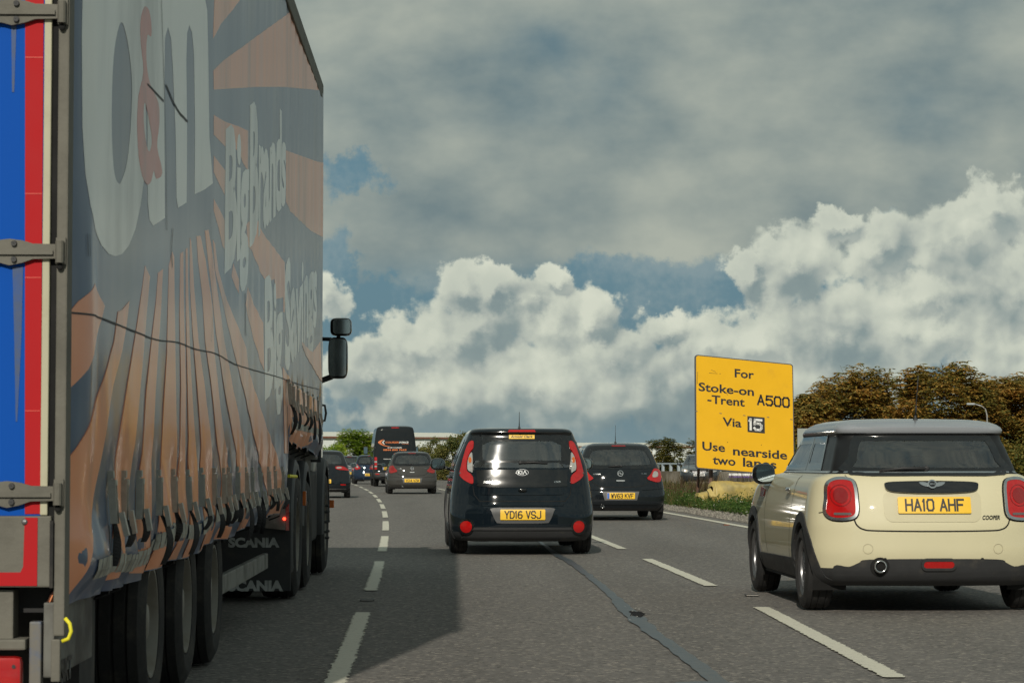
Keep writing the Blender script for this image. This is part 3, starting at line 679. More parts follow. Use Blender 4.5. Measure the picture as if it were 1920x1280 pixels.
def leaf_cloud(name, P, mt, parent, size, kind, seed):
    rg = np.random.default_rng(seed); V_ = []; F_ = []
    n_ = len(P)
    if kind == 'palm':                       # drooping hand-shaped sprays
        per = 6; base = 0; Vl = []; 
        for k in range(per):
            an = 2*np.pi*k/per+rg.random(n_)*1.2; L_ = size*(.7+.6*rg.random(n_)); dr = -.25-.9*rg.random(n_)*.8
            d = np.stack([np.cos(an), np.sin(an), dr*.8+.15], 1); d /= np.linalg.norm(d, axis=1)[:, None]
            s = np.stack([-np.sin(an), np.cos(an), rg.normal(0, .3, n_)], 1)*(size*.19)
            a = P; b_ = P+d*L_[:, None]*.6+s; c = P+d*L_[:, None]; e_ = P+d*L_[:, None]*.6-s
            Vl.append(np.stack([a, b_, c, e_], 1).reshape(-1, 3))
        V_ = np.concatenate(Vl); m_ = len(V_)//4; F_ = np.arange(m_*4).reshape(-1, 4)
    else:
        per = {'small': 3}.get(kind, 3); Vl = []
        for k in range(per):
            o = rg.normal(0, size*.9, (n_, 3)); d = rg.normal(size=(n_, 3)); d /= np.linalg.norm(d, axis=1)[:, None]; s = np.cross(d, rg.normal(size=(n_, 3))); s /= np.linalg.norm(s, axis=1)[:, None]
            L_ = (size*(.6+.8*rg.random(n_)))[:, None]; a = P+o; Vl.append(np.stack([a, a+d*L_*.5+s*L_*.32, a+d*L_, a+d*L_*.5-s*L_*.32], 1).reshape(-1, 3))
        V_ = np.concatenate(Vl); m_ = len(V_)//4; F_ = np.arange(m_*4).reshape(-1, 4)
    me = bpy.data.meshes.new(name); me.vertices.add(len(V_)); me.vertices.foreach_set('co', V_.astype(np.float32).ravel())
    me.loops.add(m_*4); me.loops.foreach_set('vertex_index', F_.ravel().astype(np.int32)); me.polygons.add(m_)
    me.polygons.foreach_set('loop_start', np.arange(0, m_*4, 4, dtype=np.int32)); me.update(calc_edges=True); me.materials.append(mt)
    o = bpy.data.objects.new(name, me); COL.objects.link(o); o.parent = parent; return o
def tree(name, x, d, h_, wd, lobes, n_, mt, label, size, kind, seed, trunk=.14, group=None, cat='tree'):
    t = thing(name, (x, d, 0), 0, label, cat, group); rr = random.Random(seed)
    mb = MB(); mb.tube([(0, 0, 0), (rr.uniform(-.1, .1), 0, h_*.3), (rr.uniform(-.2, .2), 0, h_*.62)], [trunk, trunk*.75, trunk*.35], 8)
    for l in lobes[:9]: mb.tube([(0, 0, h_*rr.uniform(.15, .35)), (l[0]*.5, l[1]*.5, l[2]*.7), (l[0], l[1], l[2])], [trunk*.45, trunk*.25, .02], 5)
    for i in range(14):
        l = rr.choice(lobes); a = rr.random()*6.28; mb.tube([(l[0]*.6, l[1]*.6, l[2]*.85), (l[0]+math.cos(a)*l[3]*.8, l[1]+math.sin(a)*l[4]*.8, l[2]+l[5]*rr.uniform(.2, .95))], [trunk*.16, .01], 4)
    mb.obj('trunk', M['bark'], t, True); leaf_cloud('crown', crown_pts(lobes, n_, seed), mt, t, size, kind, seed+1); return t
def mk_lobes(h_, wd, n_, seed, flat=1.0, low=.12):
    rr = random.Random(seed); out = []
    for i in range(n_):
        a = rr.random()*6.28; u = rr.random()**.5; z = h_*(low+(1-low)*rr.random()*.86); prof = math.sin(min(1, (z/h_+.12))*math.pi*.86)**.6
        r = wd*prof; s = wd*rr.uniform(.24, .42); out.append((math.cos(a)*u*(r-s*.5), math.sin(a)*u*(r-s*.5)*flat, max(s*.7, min(z, h_-s*.72)), s, s*flat, s*.78))
    return out
def at_px(x, d): return (x-960)/F_PX*d
# autumn chestnuts (right)
for i, (px, top, d, wpx, seed) in enumerate(((1518, 742, 168, 62, 3), (1600, 694, 175, 92, 5), (1690, 725, 182, 62, 8), (1765, 684, 172, 92, 11), (1862, 712, 176, 82, 14), (1950, 706, 180, 95, 17), (2045, 715, 170, 95, 21))):
    k = d/F_PX; h_ = (1.08+(866-top)*k)*1.07; wd = wpx*k*1.12; lb = mk_lobes(h_, wd*1.08, 46, seed, 1, .05)
    lab = ['lowest russet tree, just right of the yellow sign', 'broad autumn tree with a rounded top between the sign and the cream car aerial', 'low autumn tree filling the dip behind the car aerial', 'tallest autumn tree with a ragged crown above the cream car roof', 'autumn tree behind the grey street lamp', 'orange-brown autumn tree at the right edge of the picture', 'autumn tree beyond the right edge'][i]
    tree('autumn_tree', at_px(px, d), d, h_, wd, lb, 6800, M['chestnut'], lab, .35, 'palm', seed, .2, 'russet trees on the right')
mbk = [(1.6*q, 0, 1.1, 2.2, 1.6, 1.5) for q in range(-2, 9)]
t = thing('hedge', (at_px(1560, 165), 165, 0), 0, 'thick olive undergrowth at the foot of the autumn trees', 'hedge')
leaf_cloud('foliage', crown_pts(mbk, 4200, 77), M['hedge'], t, .22, 'small', 78)
# bright green tree left of the van
for (px, top, d, wpx, seed, n_) in ((668, 803, 160, 58, 31, 5600),):
    k = d/F_PX; h_ = 1.08+(866-top)*k; tree('young_tree', at_px(px, d), d, h_, wpx*k, mk_lobes(h_, wpx*k, 24, seed, 1, .2), n_, M['bush'], 'bright green leafy tree to the left of the black courier van', .15, 'palm', seed, .08)
for (px, top, d, wpx, seed, n_, mt, lab) in ((622, 824, 150, 36, 35, 1500, 'bush', 'small rusty green bush in front of the warehouse beside the lorry'), (795, 838, 150, 34, 36, 1200, 'willow', 'low dark green bush right behind the courier van'), (822, 838, 148, 30, 38, 1200, 'willow', 'low olive bush between the van and the loose tree'),
                              (850, 798, 146, 36, 41, 1900, 'willow', 'loose olive tree behind the left mirror of the black boxy car'), (815, 815, 152, 20, 43, 420, 'willow', 'thin wispy sapling right of the courier van'),
                              (1222, 812, 135, 38, 45, 1000, 'hedge', 'loose autumn bush just right of the aerial of the black hatchback'), (1265, 814, 132, 36, 47, 1000, 'hedge', 'sparse autumn bush left of the yellow sign'), (1310, 818, 130, 38, 49, 900, 'hedge', 'bush partly hidden by the left edge of the yellow sign')):
    k = d/F_PX; h_ = 1.08+(866-top)*k; tree('bush', at_px(px, d), d, h_, wpx*k, mk_lobes(h_, wpx*k, 18, seed, 1, .08), int(n_*1.7), M[mt], lab, .11, 'palm' if mt == 'hedge' else 'small', seed, .05, 'bushes along the roundabout', 'bush')
for px0, px1, d, top, seed, lab in ((600, 890, 158, 862, 61, 'dark hedge line behind the queue, left of the black boxy car'), (1190, 1480, 136, 850, 63, 'green hedge behind the railing, left and right of the yellow sign')):
    k = d/F_PX; x0, x1 = at_px(px0, d), at_px(px1, d); hh = 1.08+(866-top)*k; t = thing('hedge', ((x0+x1)/2, d, 0), 0, lab, 'hedge'); w2 = (x1-x0)/2
    lb = [(q, 0, hh*.45, .9, .6, hh*.52) for q in np.linspace(-w2, w2, 14)]; leaf_cloud('foliage', crown_pts(lb, 4800, seed), M['willow'] if seed == 61 else M['hedge'], t, .12, 'small', seed)
# verge: blades, weeds, clover
def verge(name, n_, dmin, dmax, xin, xout, hmin, hmax, wd, mt, lean, seed, clump=.8):
    rg = np.random.default_rng(seed); d = dmin+(dmax-dmin)*rg.random(n_)**1.1; x = np.array([xe(q) for q in d])+xin+(xout-xin)*rg.random(n_)
    cl_ = np.array([mnoise.noise(Vector((a*clump, b_*clump*.6, seed))) for a, b_ in zip(x, d)]); h = (hmin+(hmax-hmin)*rg.random(n_)**1.6)*(1+.9*cl_); k = h > .02; d, x, h = d[k], x[k], h[k]; n_ = len(d)
    an = rg.random(n_)*6.28; ln = rg.normal(0, lean, (n_, 2))*h[:, None]; w_ = wd*(.6+.8*rg.random(n_)); s = np.stack([np.cos(an)*w_, np.sin(an)*w_, np.zeros(n_)], 1)
    b_ = np.stack([x, d, np.full(n_, -.03)], 1); t = b_+np.stack([ln[:, 0], ln[:, 1], h], 1); m_ = b_+np.stack([ln[:, 0]*.35, ln[:, 1]*.35, h*.6], 1)
    V_ = np.stack([b_-s, b_+s, m_+s*.8, t, m_-s*.8], 1).reshape(-1, 3); F_ = [(5*i, 5*i+1, 5*i+2, 5*i+3, 5*i+4) for i in range(n_)]
    return tag(from_data(name, V_.tolist(), F_, mt), kind='stuff')
g1 = leafmat('verge_grass', (.040, .062, .014), (.095, .095, .030), (.19, .155, .06)); g2 = leafmat('dry_stalks', (.07, .045, .024), (.13, .09, .045), (.24, .18, .10)); g3 = leafmat('clover', (.030, .075, .012), (.065, .12, .02), (.12, .16, .04))
verge('verge_grass', 9000, 57, 74, 1.2, 5.5, .12, .34, .007, g1, .3, 5)
verge('verge_grass', 7000, 45, 57, 1.3, 5.0, .03, .15, .006, g1, .3, 25)
verge('verge_grass', 9000, 58, 90, 3.0, 9.5, .15, .42, .012, g1, .25, 6)
verge('verge_grass', 7000, 70, 130, 1.2, 9, .10, .35, .02, g1, .25, 16)
verge('dry_stalks', 4200, 58, 76, 1.8, 6.5, .3, .75, .006, g2, .15, 8, 1.2)
verge('dry_stalks', 800, 62, 78, 4.5, 9, .5, .85, .008, g2, .2, 9, 1.2)
verge('dry_stalks', 1500, 53, 57.2, 2.6, 5.5, .15, .5, .005, g2, .2, 33, 1.5)
rg = np.random.default_rng(4); dd = rg.uniform(49, 68, 11000); xx = np.array([xe(q) for q in dd])+1.25+rg.random(11000)**1.3*3.4
hh_ = np.array([.10+.16*mnoise.noise(Vector((a*.9, b_*.7, 3))) for a, b_ in zip(xx, dd)]); Pp = np.stack([xx, dd, np.maximum(.02, hh_*rg.random(11000)*2.1)], 1)
tag(leaf_cloud('ground_cover', Pp, g3, None, .042, 'small', 9), kind='stuff')
Pf = Pp[::30]+np.array([0, 0, .05]); tag(leaf_cloud('small_flowers', Pf, mat('flower_white', (.6, .6, .52), .7), None, .018, 'small', 10), kind='stuff')
# left and far grass
rg = np.random.default_rng(12); n_ = 9000; dd = rg.uniform(119, 150, n_); xx = np.array([xe(q) for q in dd])+.9+rg.random(n_)*5
tag(leaf_cloud('far_grass', np.stack([xx, dd, rg.random(n_)*.2], 1), leafmat('far_grass_leaf', (.07, .09, .02), (.13, .13, .035), (.2, .17, .06)), None, .10, 'small', 13), kind='stuff')
# ------------------------------------------------------------------ articulated lorry: curtain-sided trailer
TY = .0248; TO = Vector((-1.236-.0248*7.8, 7.8, 0)); LT = 14.78; HT = 4.60; TW = 2.55
tr = thing('curtain_trailer', TO, TY, 'long curtain-sided lorry trailer, blue with orange rays and white letters, filling the left side', 'trailer')
Rt = Matrix.Rotation(-TY, 3, 'Z')
CX = .03
def tl(x, y, px=CX):                                # where the sight line through a point of the photograph meets the curtain plane
    o = Rt@(Vector((0, 0, CAM_H))-TO); r = Rt@ray(x, y); t = (px-o.x)/r.x; q = o+r*t; return (q.y, q.z)
def tlb(x, y, dpth):                                # the same for a cross plane at a distance along the trailer
    o = Rt@(Vector((0, 0, CAM_H))-TO); r = Rt@ray(x, y); t = (dpth-o.y)/r.y; q = o+r*t; return (q.x, q.z)
US = tl(540, 850)[0]; FR = LT-.02
BK = [208, 234, 260, 296, 324, 351, 377, 399, 419, 428, 443, 460, 474, 487, 503, 513, 526]
BU = [tl(x, 900)[0] for x in BK]; BF = [tl(x, 740)[0] for x in (539, 548.5, 559, 568, 577, 585.5, 594.5)]
def hem(u): return (.605+.0105*u+.012*math.sin(u*2.9)) if u < US else 1.24-.022*(u-US)+.02*math.sin(u*9)
def sm(x, a, b): t = max(0, min(1, (x-a)/(b-a))); return t*t*(3-2*t)
def disp(u, v):
    x = CX-.080*math.exp(-u/.15)+.012*math.sin(u*.42+.5)*sm(v, .8, 2.5)
    x += .0022*math.sin(u*13+.7*math.sin(v))*sm(u, 3, 9)+.0016*mnoise.noise(Vector((u*7, v*.35, 0)))+.006*mnoise.noise(Vector((u*1.1, v*.25, 4)))
    top = 1.20 if u < US else 1.80; a = 1-sm(v, top-.55, top+.18)
    if a > 0:
        bu = BU if u < US else BF; dmin = min(abs(u-b) for b in bu)
        x += a*(.015*mnoise.noise(Vector((u*5, v*5, 2)))+.028*mnoise.noise(Vector((u*2.3, v*3.4, 7)))+.006*mnoise.noise(Vector((u*6.5, v*8, 1))))
        x += a*.016*sm(min(dmin, .35), .0, .2)*(1+mnoise.noise(Vector((u*3, v, 5))))*(1-sm(v, top-.62, top-.2)*.7)
        x -= .02*math.exp(-(dmin/.05)**2)*(1-sm(v, top-.25, top))
    b = 1-sm(v, hem(u), hem(u)+.18); x -= .05*b*b
    if u < .9: x += .018*(1-sm(u, .2, .9))*mnoise.noise(Vector((u*5, v*1.6, 11)))*(1-sm(v, 1.5, 2.2))
    return x
def cf(u, v): return Vector((disp(u, v), u, v))
blue = mat('curtain_blue', (.030, .070, .155), .36, var=.10, scale=1.2, dirt=(.12, .13, .14), dirt_amt=.3, stretch=(1, 1, .25), coat=.34, crough=.13, spec=.6)
orng = mat('curtain_orange', (.92, .34, .155), .38, var=.16, scale=1.6, dirt=(.34, .16, .10), dirt_amt=.3, stretch=(1, 1, .2), coat=.34, crough=.13, spec=.6)
lett = mat('curtain_white', (.90, .91, .88), .40, var=.06, scale=1.5, dirt=(.30, .30, .29), dirt_amt=.3, stretch=(1, 1, .3), coat=.34, crough=.13)
pink = mat('curtain_red', (.62, .17, .13), .40, var=.06, dirt=(.36, .16, .14), dirt_amt=.3, coat=.34, crough=.13)
# curtain sheet
us = list(np.arange(.03, .5, .02))+list(np.arange(.5, FR, .03))+[FR]; NV = 120; vs = []; fs = []
for u in us:
    h0 = hem(u); tv = 4.50
    for j in range(NV+1):
        s = j/NV; v = h0+(tv-h0)*(s**1.45); vs.append(cf(u, v))
fs = [(i*(NV+1)+j, (i+1)*(NV+1)+j, (i+1)*(NV+1)+j+1, i*(NV+1)+j+1) for i in range(len(us)-1) for j in range(NV)]
from_data('curtain', vs, fs, blue, tr, smooth=True)
def cfp(u, v): return cf(u, max(v, hem(u)+.004))
ok = lambda u, v: v > hem(u)-.03 and .035 < u < FR-.01 and v < 4.49
def lo(o): return lambda u, v: o+.0032*(1-sm(v, 1.25, 1.9) if u < US+.05 else 1-sm(v, 1.8, 2.2))
def prt(name, pts, mt, off=.0007, keepf=ok, res=.04):
    p = [tl(*q) for q in pts]; return patch(name, [p], cfp, mt, tr, lo(off), res, .008, 1, keep=keepf, resv=.12)
Z1 = lambda l: [(x/2.909, y/2.909) for x, y in l]; Z2 = lambda l: [(x/2.909, 420+y/2.909) for x, y in l]; Z3 = lambda l: [(330+x/2.909, 420+y/2.909) for x, y in l]; Z5 = lambda l: [(330+x/2.909, 840+y/2.909) for x, y in l]
rays = [Z1([(1150, 210), (1160, -40), (1330, -40), (1300, 10), (1270, 50), (1200, 130), (1165, 190)]), Z1([(1153, 385), (1215, 330), (1540, 105), (1600, 60), (1760, 400), (1760, 495), (1560, 475), (1400, 475), (1155, 490)]),
 Z1([(1155, 628), (1225, 665), (1300, 690), (1355, 715), (1355, 940), (1320, 880), (1300, 820), (1225, 800), (1155, 735)]), Z1([(1155, 850), (1225, 930), (1222, 1065), (1155, 940)]), Z1([(1155, 1085), (1190, 1140), (1222, 1200), (1222, 1290), (1185, 1240), (1155, 1150)]),
 Z1([(1568, 820), (1725, 880), (1770, 890), (1770, 1300), (1700, 1260), (1590, 1150), (1570, 1100)]),
 Z1([(300, 40), (345, 55), (432, 100), (432, 370), (335, 350), (300, 350)]), Z1([(300, 560), (425, 555), (425, 775), (370, 820), (300, 825)]), Z1([(300, 1160), (360, 1160), (443, 1090), (450, 1240), (390, 1380), (365, 1400), (300, 1400)]),
 Z2([(510, 325), (565, 445), (550, 520), (505, 680), (480, 790), (430, 930), (407, 1045), (300, 1047), (300, 640), (372, 625), (410, 600), (460, 420)]),
 Z2([(635, 478), (660, 465), (695, 420), (680, 560), (655, 700), (610, 880), (580, 1060), (540, 1400), (500, 1700), (440, 2100), (340, 2150), (360, 1750), (400, 1500), (440, 1280), (500, 1060), (560, 850), (615, 640)]),
 Z2([(778, 225), (805, 285), (780, 600), (745, 980), (715, 1280), (690, 1600), (675, 1900), (600, 1950), (618, 1500), (633, 1280), (650, 1150), (690, 850), (735, 560)]),
 Z2([(850, 265), (878, 245), (870, 450), (855, 660), (840, 900), (825, 1280), (815, 1900), (745, 1900), (765, 1280), (790, 900), (815, 650), (840, 420)]),
 Z2([(908, 230), (925, 150), (935, 180), (945, 700), (958, 1280), (965, 1900), (865, 1900), (875, 1280), (885, 1000), (900, 700)]),
 Z3([(10, 160), (28, 150), (35, 500), (48, 900), (44, 1280), (50, 1900), (12, 1900), (12, 1280), (20, 900), (8, 500)]),
 Z3([(42, 135), (54, 130), (60, 400), (75, 800), (105, 1280), (120, 1900), (80, 1900), (68, 1280), (55, 800), (45, 400)]),
 Z3([(66, 75), (74, 95), (90, 330), (115, 640), (150, 900), (195, 1280), (220, 1900), (160, 1900), (138, 1280), (110, 900), (85, 600), (68, 330)]),
 Z3([(102, 66), (122, 64), (150, 200), (190, 450), (205, 700), (240, 1000), (285, 1280), (330, 1900), (265, 1900), (232, 1280), (195, 950), (150, 640), (135, 400), (110, 200)]),
 Z3([(145, 35), (165, 32), (190, 170), (230, 420), (265, 640), (310, 900), (385, 1280), (440, 1900), (375, 1900), (330, 1280), (265, 900), (215, 600), (180, 330), (155, 130)]),
 Z3([(190, 85), (205, 110), (225, 250), (280, 420), (385, 680), (400, 800), (460, 1000), (550, 1280), (620, 1700), (540, 1700), (455, 1280), (380, 950), (330, 760), (255, 430), (205, 250)]),
 Z3([(215, -30), (262, 60), (262, 135), (250, 120), (235, 60)]), Z3([(312, 215), (340, 300), (341, 380), (325, 345), (302, 285)]),
 Z3([(385, 0), (440, -40), (480, 50), (600, 210), (603, 290), (590, 400), (545, 410), (540, 300), (500, 320), (470, 270), (420, 150), (390, 110)]), Z3([(395, 345), (430, 440), (480, 540), (483, 800), (460, 740), (420, 600), (380, 440)]),
 Z3([(585, 780), (600, 800), (640, 870), (760, 960), (780, 1100), (700, 1250), (590, 1250)]), Z3([(690, 640), (745, 700), (785, 640), (790, 860), (740, 770), (700, 690)]), Z3([(590, 300), (603, 290), (600, 480), (590, 480)])]
for r in rays: prt('printed_ray', r, orng)
big_b = Z1([(478, -60), (474, 200), (474, 700), (482, 950), (495, 1120), (515, 1250), (550, 1340), (585, 1385), (620, 1397), (655, 1385), (690, 1340), (725, 1250), (750, 1120), (770, 960), (780, 850), (775, 500), (790, 250), (790, -60)])
cnt = Z1([(x, y) for x, y in spl([(645, 122), (680, 220), (703, 420), (700, 650), (680, 880), (650, 985), (632, 1000), (610, 940), (596, 750), (596, 480), (610, 260)], 4)])
patch('printed_letter', [[tl(*q) for q in big_b], [tl(*q) for q in cnt]], cf, lett, tr, .0013, .04, .004, 1, keep=ok, resv=.12)
mm = Z1([(780, -60), (1095, -60), (1115, 60), (1122, 350), (1128, 750), (1148, 1000), (1100, 1035), (1050, 1060), (1052, 700), (1046, 300), (1035, 180), (1020, 138), (1007, 180), (1002, 330), (1006, 700), (1004, 1105), (955, 1133), (945, 1080), (938, 700), (925, 350), (915, 210), (898, 148), (882, 210), (878, 600), (885, 1190), (820, 1230), (800, 1200), (790, 1100), (788, 900)])
patch('printed_letter', [[tl(*q) for q in mm]], cf, lett, tr, .0011, .04, .004, 1, keep=ok, resv=.12)
amp_o = Z1(spl([(770, 38), (795, 60), (806, 130), (806, 200), (785, 195), (780, 330), (800, 460), (845, 560), (850, 680), (838, 800), (868, 940), (835, 975), (822, 930), (805, 990), (785, 1006), (758, 960), (740, 850), (732, 680), (740, 520), (765, 390), (752, 250), (750, 120)], 3))
amp_i = Z1(spl([(772, 560), (792, 640), (810, 760), (800, 825), (782, 800), (768, 700), (765, 610)], 3)); 
patch('printed_ampersand', [[tl(*q) for q in amp_o], [tl(*q) for q in amp_i]], cf, pink, tr, .0019, .04, .005, 1, keep=ok, resv=.12)
# slanting words
def word(s, a, b, cap0, off=.035):                 # a, b: (u, v) of the baseline ends; cap0: letter height there
    bm = bm_text(s, off, .0, .96); xs = [v.co.x for v in bm.verts]; x0, x1 = min(xs), max(xs)
    for v in bm.verts:
        t = (v.co.x-x0)/(x1-x0); u = a[0]+(b[0]-a[0])*t; h_ = cap0[0]+(cap0[1]-cap0[0])*t; v.co = Vector((u, a[1]+(b[1]-a[1])*t+v.co.y/.69*h_*(1+.05*math.sin(v.co.x*4)), 0))
    patch('printed_word', bm, cf, lett, tr, .0014, .04, .004, 1, keep=ok, resv=.12)
word('Big', tl(420, 502), tl(467, 455), (.70, .66)); word('Brands', tl(469, 452), tl(538, 372), (.78, .60))
word('Big', tl(497, 742), tl(531, 700), (.72, .66)); word('Savings', tl(536, 690), tl(594, 600), (.72, .66))
# seams, creases, dirt streaks in the curtain
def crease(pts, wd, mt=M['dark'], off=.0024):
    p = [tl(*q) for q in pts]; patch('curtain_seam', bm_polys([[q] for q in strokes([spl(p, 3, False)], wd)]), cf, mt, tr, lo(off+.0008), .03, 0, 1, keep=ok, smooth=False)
seamd = mat('seam_dark', (.03, .032, .036), .6)  # dark colour of the lines drawn along the curtain seams
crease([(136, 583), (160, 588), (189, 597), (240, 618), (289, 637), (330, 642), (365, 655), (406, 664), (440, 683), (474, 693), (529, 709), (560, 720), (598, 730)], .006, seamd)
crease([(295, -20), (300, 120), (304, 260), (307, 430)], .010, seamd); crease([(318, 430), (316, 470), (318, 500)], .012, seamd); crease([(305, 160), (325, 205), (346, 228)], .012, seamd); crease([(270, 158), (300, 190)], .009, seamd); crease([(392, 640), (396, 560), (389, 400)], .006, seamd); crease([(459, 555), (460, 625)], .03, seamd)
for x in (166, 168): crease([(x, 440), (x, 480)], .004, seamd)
# inner box, roof, frame
frame = mat('trailer_aluminium', (.145, .138, .115), .7, metal=.1, var=.2, scale=4, bump=.2, bscale=40, dirt=(.09, .085, .07), dirt_amt=.4)
grime = mat('chassis_grime', (.022, .022, .023), .8, var=.4, scale=5, dirt=(.06, .055, .045), dirt_amt=.35)
mb = MB(); mb.box(-TW, -.12, .12, LT-.05, 1.0, 4.52); mb.obj('unseen_body_fill', grime, tr)  # unseen solid filling the body so the trailer casts an opaque shadow
mb = MB(); mb.box(-TW, 0, 0, LT, 4.52, HT); mb.obj('roof', mat('roof_white', (.5, .5, .47), .6), tr)
mb = MB(); mb.box(-.05, .035, .0, LT+.01, 4.44, 4.60, bev=.012); mb.obj('cant_rail', frame, tr)
mb = MB(); mb.box(-TW, .0, LT-.06, LT+.02, 1.1, 4.50, bev=.02); mb.obj('front_wall', mat('bulkhead_white', (.4, .4, .38), .6), tr)
mb = MB(); mb.box(-.07, .028, LT-.05, LT+.03, 1.08, 4.52, bev=.01); mb.obj('front_post', M['plastic'], tr)
# rear frame
px = lambda x: (x-125)/584.6; pz = lambda y: CAM_H-(y-866)/584.6
mb = MB(); mb.box(px(104), px(125), 0, .10, pz(1190), HT-.02, bev=.006); mb.obj('corner_post', frame, tr)
mb = MB(); mb.box(px(91), px(105), .012, .10, pz(1105), HT-.05); mb.obj('door_gap', M['dark'], tr)
mb = MB(); mb.box(px(78), px(92), -.006, .03, pz(965), HT-.05, bev=.004); mb.obj('door_seal', mat('cream_seal', (.44, .42, .30), .6, dirt=(.25, .2, .12), dirt_amt=.2), tr)
dr = MB(); dr.box(-TW+.1, px(78.5), .0, .05, pz(967), HT-.1, bev=.004); door = dr.obj('rear_door', mat('door_blue', (.002, .075, .40), .6, spec=.1, coat=0, var=.08, scale=2, dirt=(.02, .09, .30), dirt_amt=.15, stretch=(1, 1, .2)), tr)
xr0 = lambda z: px(50-(z-.9)*5.2)
mb = MB(); mb.prism([(xr0(.91), .915), (px(78.4), .915), (px(73), HT-.12), (xr0(HT)+.0, HT-.12)], 'y', -.003, .002); mb.obj('red_reflective_strip', mat('red_tape', (.42, .012, .016), .6, spec=.15, coat=0, var=.05, dirt=(.25, .03, .03), dirt_amt=.1), door)
for y in (104, 362, 520, 770): mb = MB(); z = pz(y); mb.box(xr0(z), px(76), -.004, -.003, z-.0015, z+.0015); mb.obj('tape_joint', mat('tape_joint', (.6, .06, .04), .5), door)
mb = MB(); mb.add([(px(22), -.0016, pz(500)), (px(42), -.0016, pz(500)), (px(40), -.0016, pz(640)), (px(34), -.0016, pz(790)), (px(31), -.0016, pz(790)), (px(27), -.0016, pz(640))], [(0, 1, 2, 3, 4, 5)]); mb.obj('rust_streak', mat('grey_streak', (.020, .075, .26), .6, var=.4, scale=14, dirt=(.05, .08, .16), dirt_amt=.5), door)
mb = MB(); mb.add([(px(15), -.0016, pz(40)), (px(25), -.0016, pz(40)), (px(22), -.0016, pz(170)), (px(18), -.0016, pz(170))], [(0, 1, 2, 3)]); mb.obj('rust_streak', bpy.data.materials['grey_streak'], door)
def hinge(yc):
    h = MB(); sh = [(-40, -21), (0, -21), (18, -23), (42, -20), (62, -14), (104, -13), (104, 14), (62, 15), (42, 22), (18, 27), (0, 22), (-40, 22)]
    h.prism([(px(x), pz(yc+y)) for x, y in sh], 'y', -.022, -.004)
    h.prism([(px(-40), pz(yc-4)), (px(100), pz(yc-1)), (px(100), pz(yc+7)), (px(-40), pz(yc+7))], 'y', -.032, -.02)
    h.tube([(px(112), -.022, pz(yc-19)), (px(112), -.022, pz(yc+22))], .014, 12)
    h.box(px(104), px(122), -.012, .0, pz(yc+24), pz(yc-26)); o = h.obj('door_hinge', frame, tr)
    for dy in (-14, 16):
        bb = MB(); bb.lathe([(-.010, .001), (-.010, .009), (0, .010)], 10, 'y', (px(27), -.022, pz(yc+dy))); bb.obj('hinge_bolt', M['plastic'], o)
    bb = MB(); bb.ell((px(112), -.012, pz(yc+29)), .011, .008, .012, 6); bb.obj('hinge_grease', M['dark'], o)
for y in (18, 471, 924): hinge(y)
mb = MB(); mb.box(-TW+.1, px(100), -.012, .03, pz(1099), pz(966), bev=.006); tp_ = mb.obj('tail_panel', frame, tr)
mb = MB(); z0, z1 = pz(1097), pz(968); mb.prism([(px(-200), pz(1096)), (px(75), pz(1096)), (px(75), pz(969)), (px(51), pz(969)), (px(49), pz(1060)), (px(44), pz(1071)), (px(-200), pz(1071))], 'y', -.0150, -.0125); mb.obj('red_reflective_strip', bpy.data.materials['red_tape'], tp_)
mb = MB(); mb.box(px(98), px(104), -.016, .02, pz(1100), pz(975)); mb.obj('rubber_buffer', M['rubber'], tp_)
mb = MB(); mb.ell((px(51), -.016, pz(977)), .010, .006, .010, 6); mb.obj('rivet', M['alloy'], tp_)
# underneath the tail
mb = MB(); mb.box(-TW+.2, px(88), .12, .25, pz(1150), pz(1100)); mb.obj('rear_crossmember', grime, tr)
mb = MB(); mb.box(-TW+.1, px(55), -.02, .10, pz(1215), pz(1195), bev=.006); mb.obj('bumper_bar', frame, tr)
mb = MB(); mb.box(px(-20), px(28), .02, .12, pz(1198), pz(1104), bev=.006); mb.obj('bracket', frame, tr)
mb = MB(); mb.box(px(60), px(82), .0, .05, pz(1290), pz(1163), bev=.005); mb.obj('light_bracket', mat('worn_blue_steel', (.05, .10, .22), .6, var=.3, dirt=(.15, .14, .12), dirt_amt=.8, scale=20), tr)
mb = MB(); mb.box(px(-260), px(50), -.04, .02, pz(1330), pz(1226), bev=.022); t_ = mb.obj('tail_light', M['red_lens'], tr, True); auto(t_, 50)
mb = MB(); mb.lathe([(0, .006), (-.003, .006), (-.003, .001)], 8, 'y', (px(36), -.041, pz(1244))); mb.obj('screw', M['plastic'], t_)
mb = MB(); mb.box(px(-240), px(2), -.045, -.035, pz(1290), pz(1240), bev=.004); mb.obj('reflector_panel', M['amber'], t_)
mb = MB(); mb.box(-.07, -.035, .02, .85, pz(1268), pz(1128), bev=.006); sp_ = mb.obj('side_panel', mat('grey_steel_panel', (.15, .15, .135), .7, var=.25, scale=5, dirt=(.05, .045, .04), dirt_amt=.5), tr)
mb = MB(); mb.box(px(100), px(117), .004, .03, pz(1275), pz(1196), bev=.004); mb.obj('end_bracket', frame, tr)
patch('stencil_lettering', fit(bm_text('PSRT', .03), .08, .38, .36, .44), lambda u, v: Vector((-.035, u, v)), M['ink'], sp_, .003, 5, 0, smooth=False)
hk = MB(); hk.tube([(px(124)+.02*math.sin(t*3), .03, pz(1168-24*t*2+30*t)) for t in (0, .5, 1)], .005, 6)
hk = MB(); hk.tube([(px(127), -.01, pz(1156)), (px(136), -.012, pz(1166)), (px(139), -.012, pz(1180)), (px(134), -.012, pz(1194)), (px(122), -.01, pz(1199))], .0065, 8); hk.obj('yellow_strap_hook', mat('yellow_plastic', (.75, .68, .03), .5), tr, True)
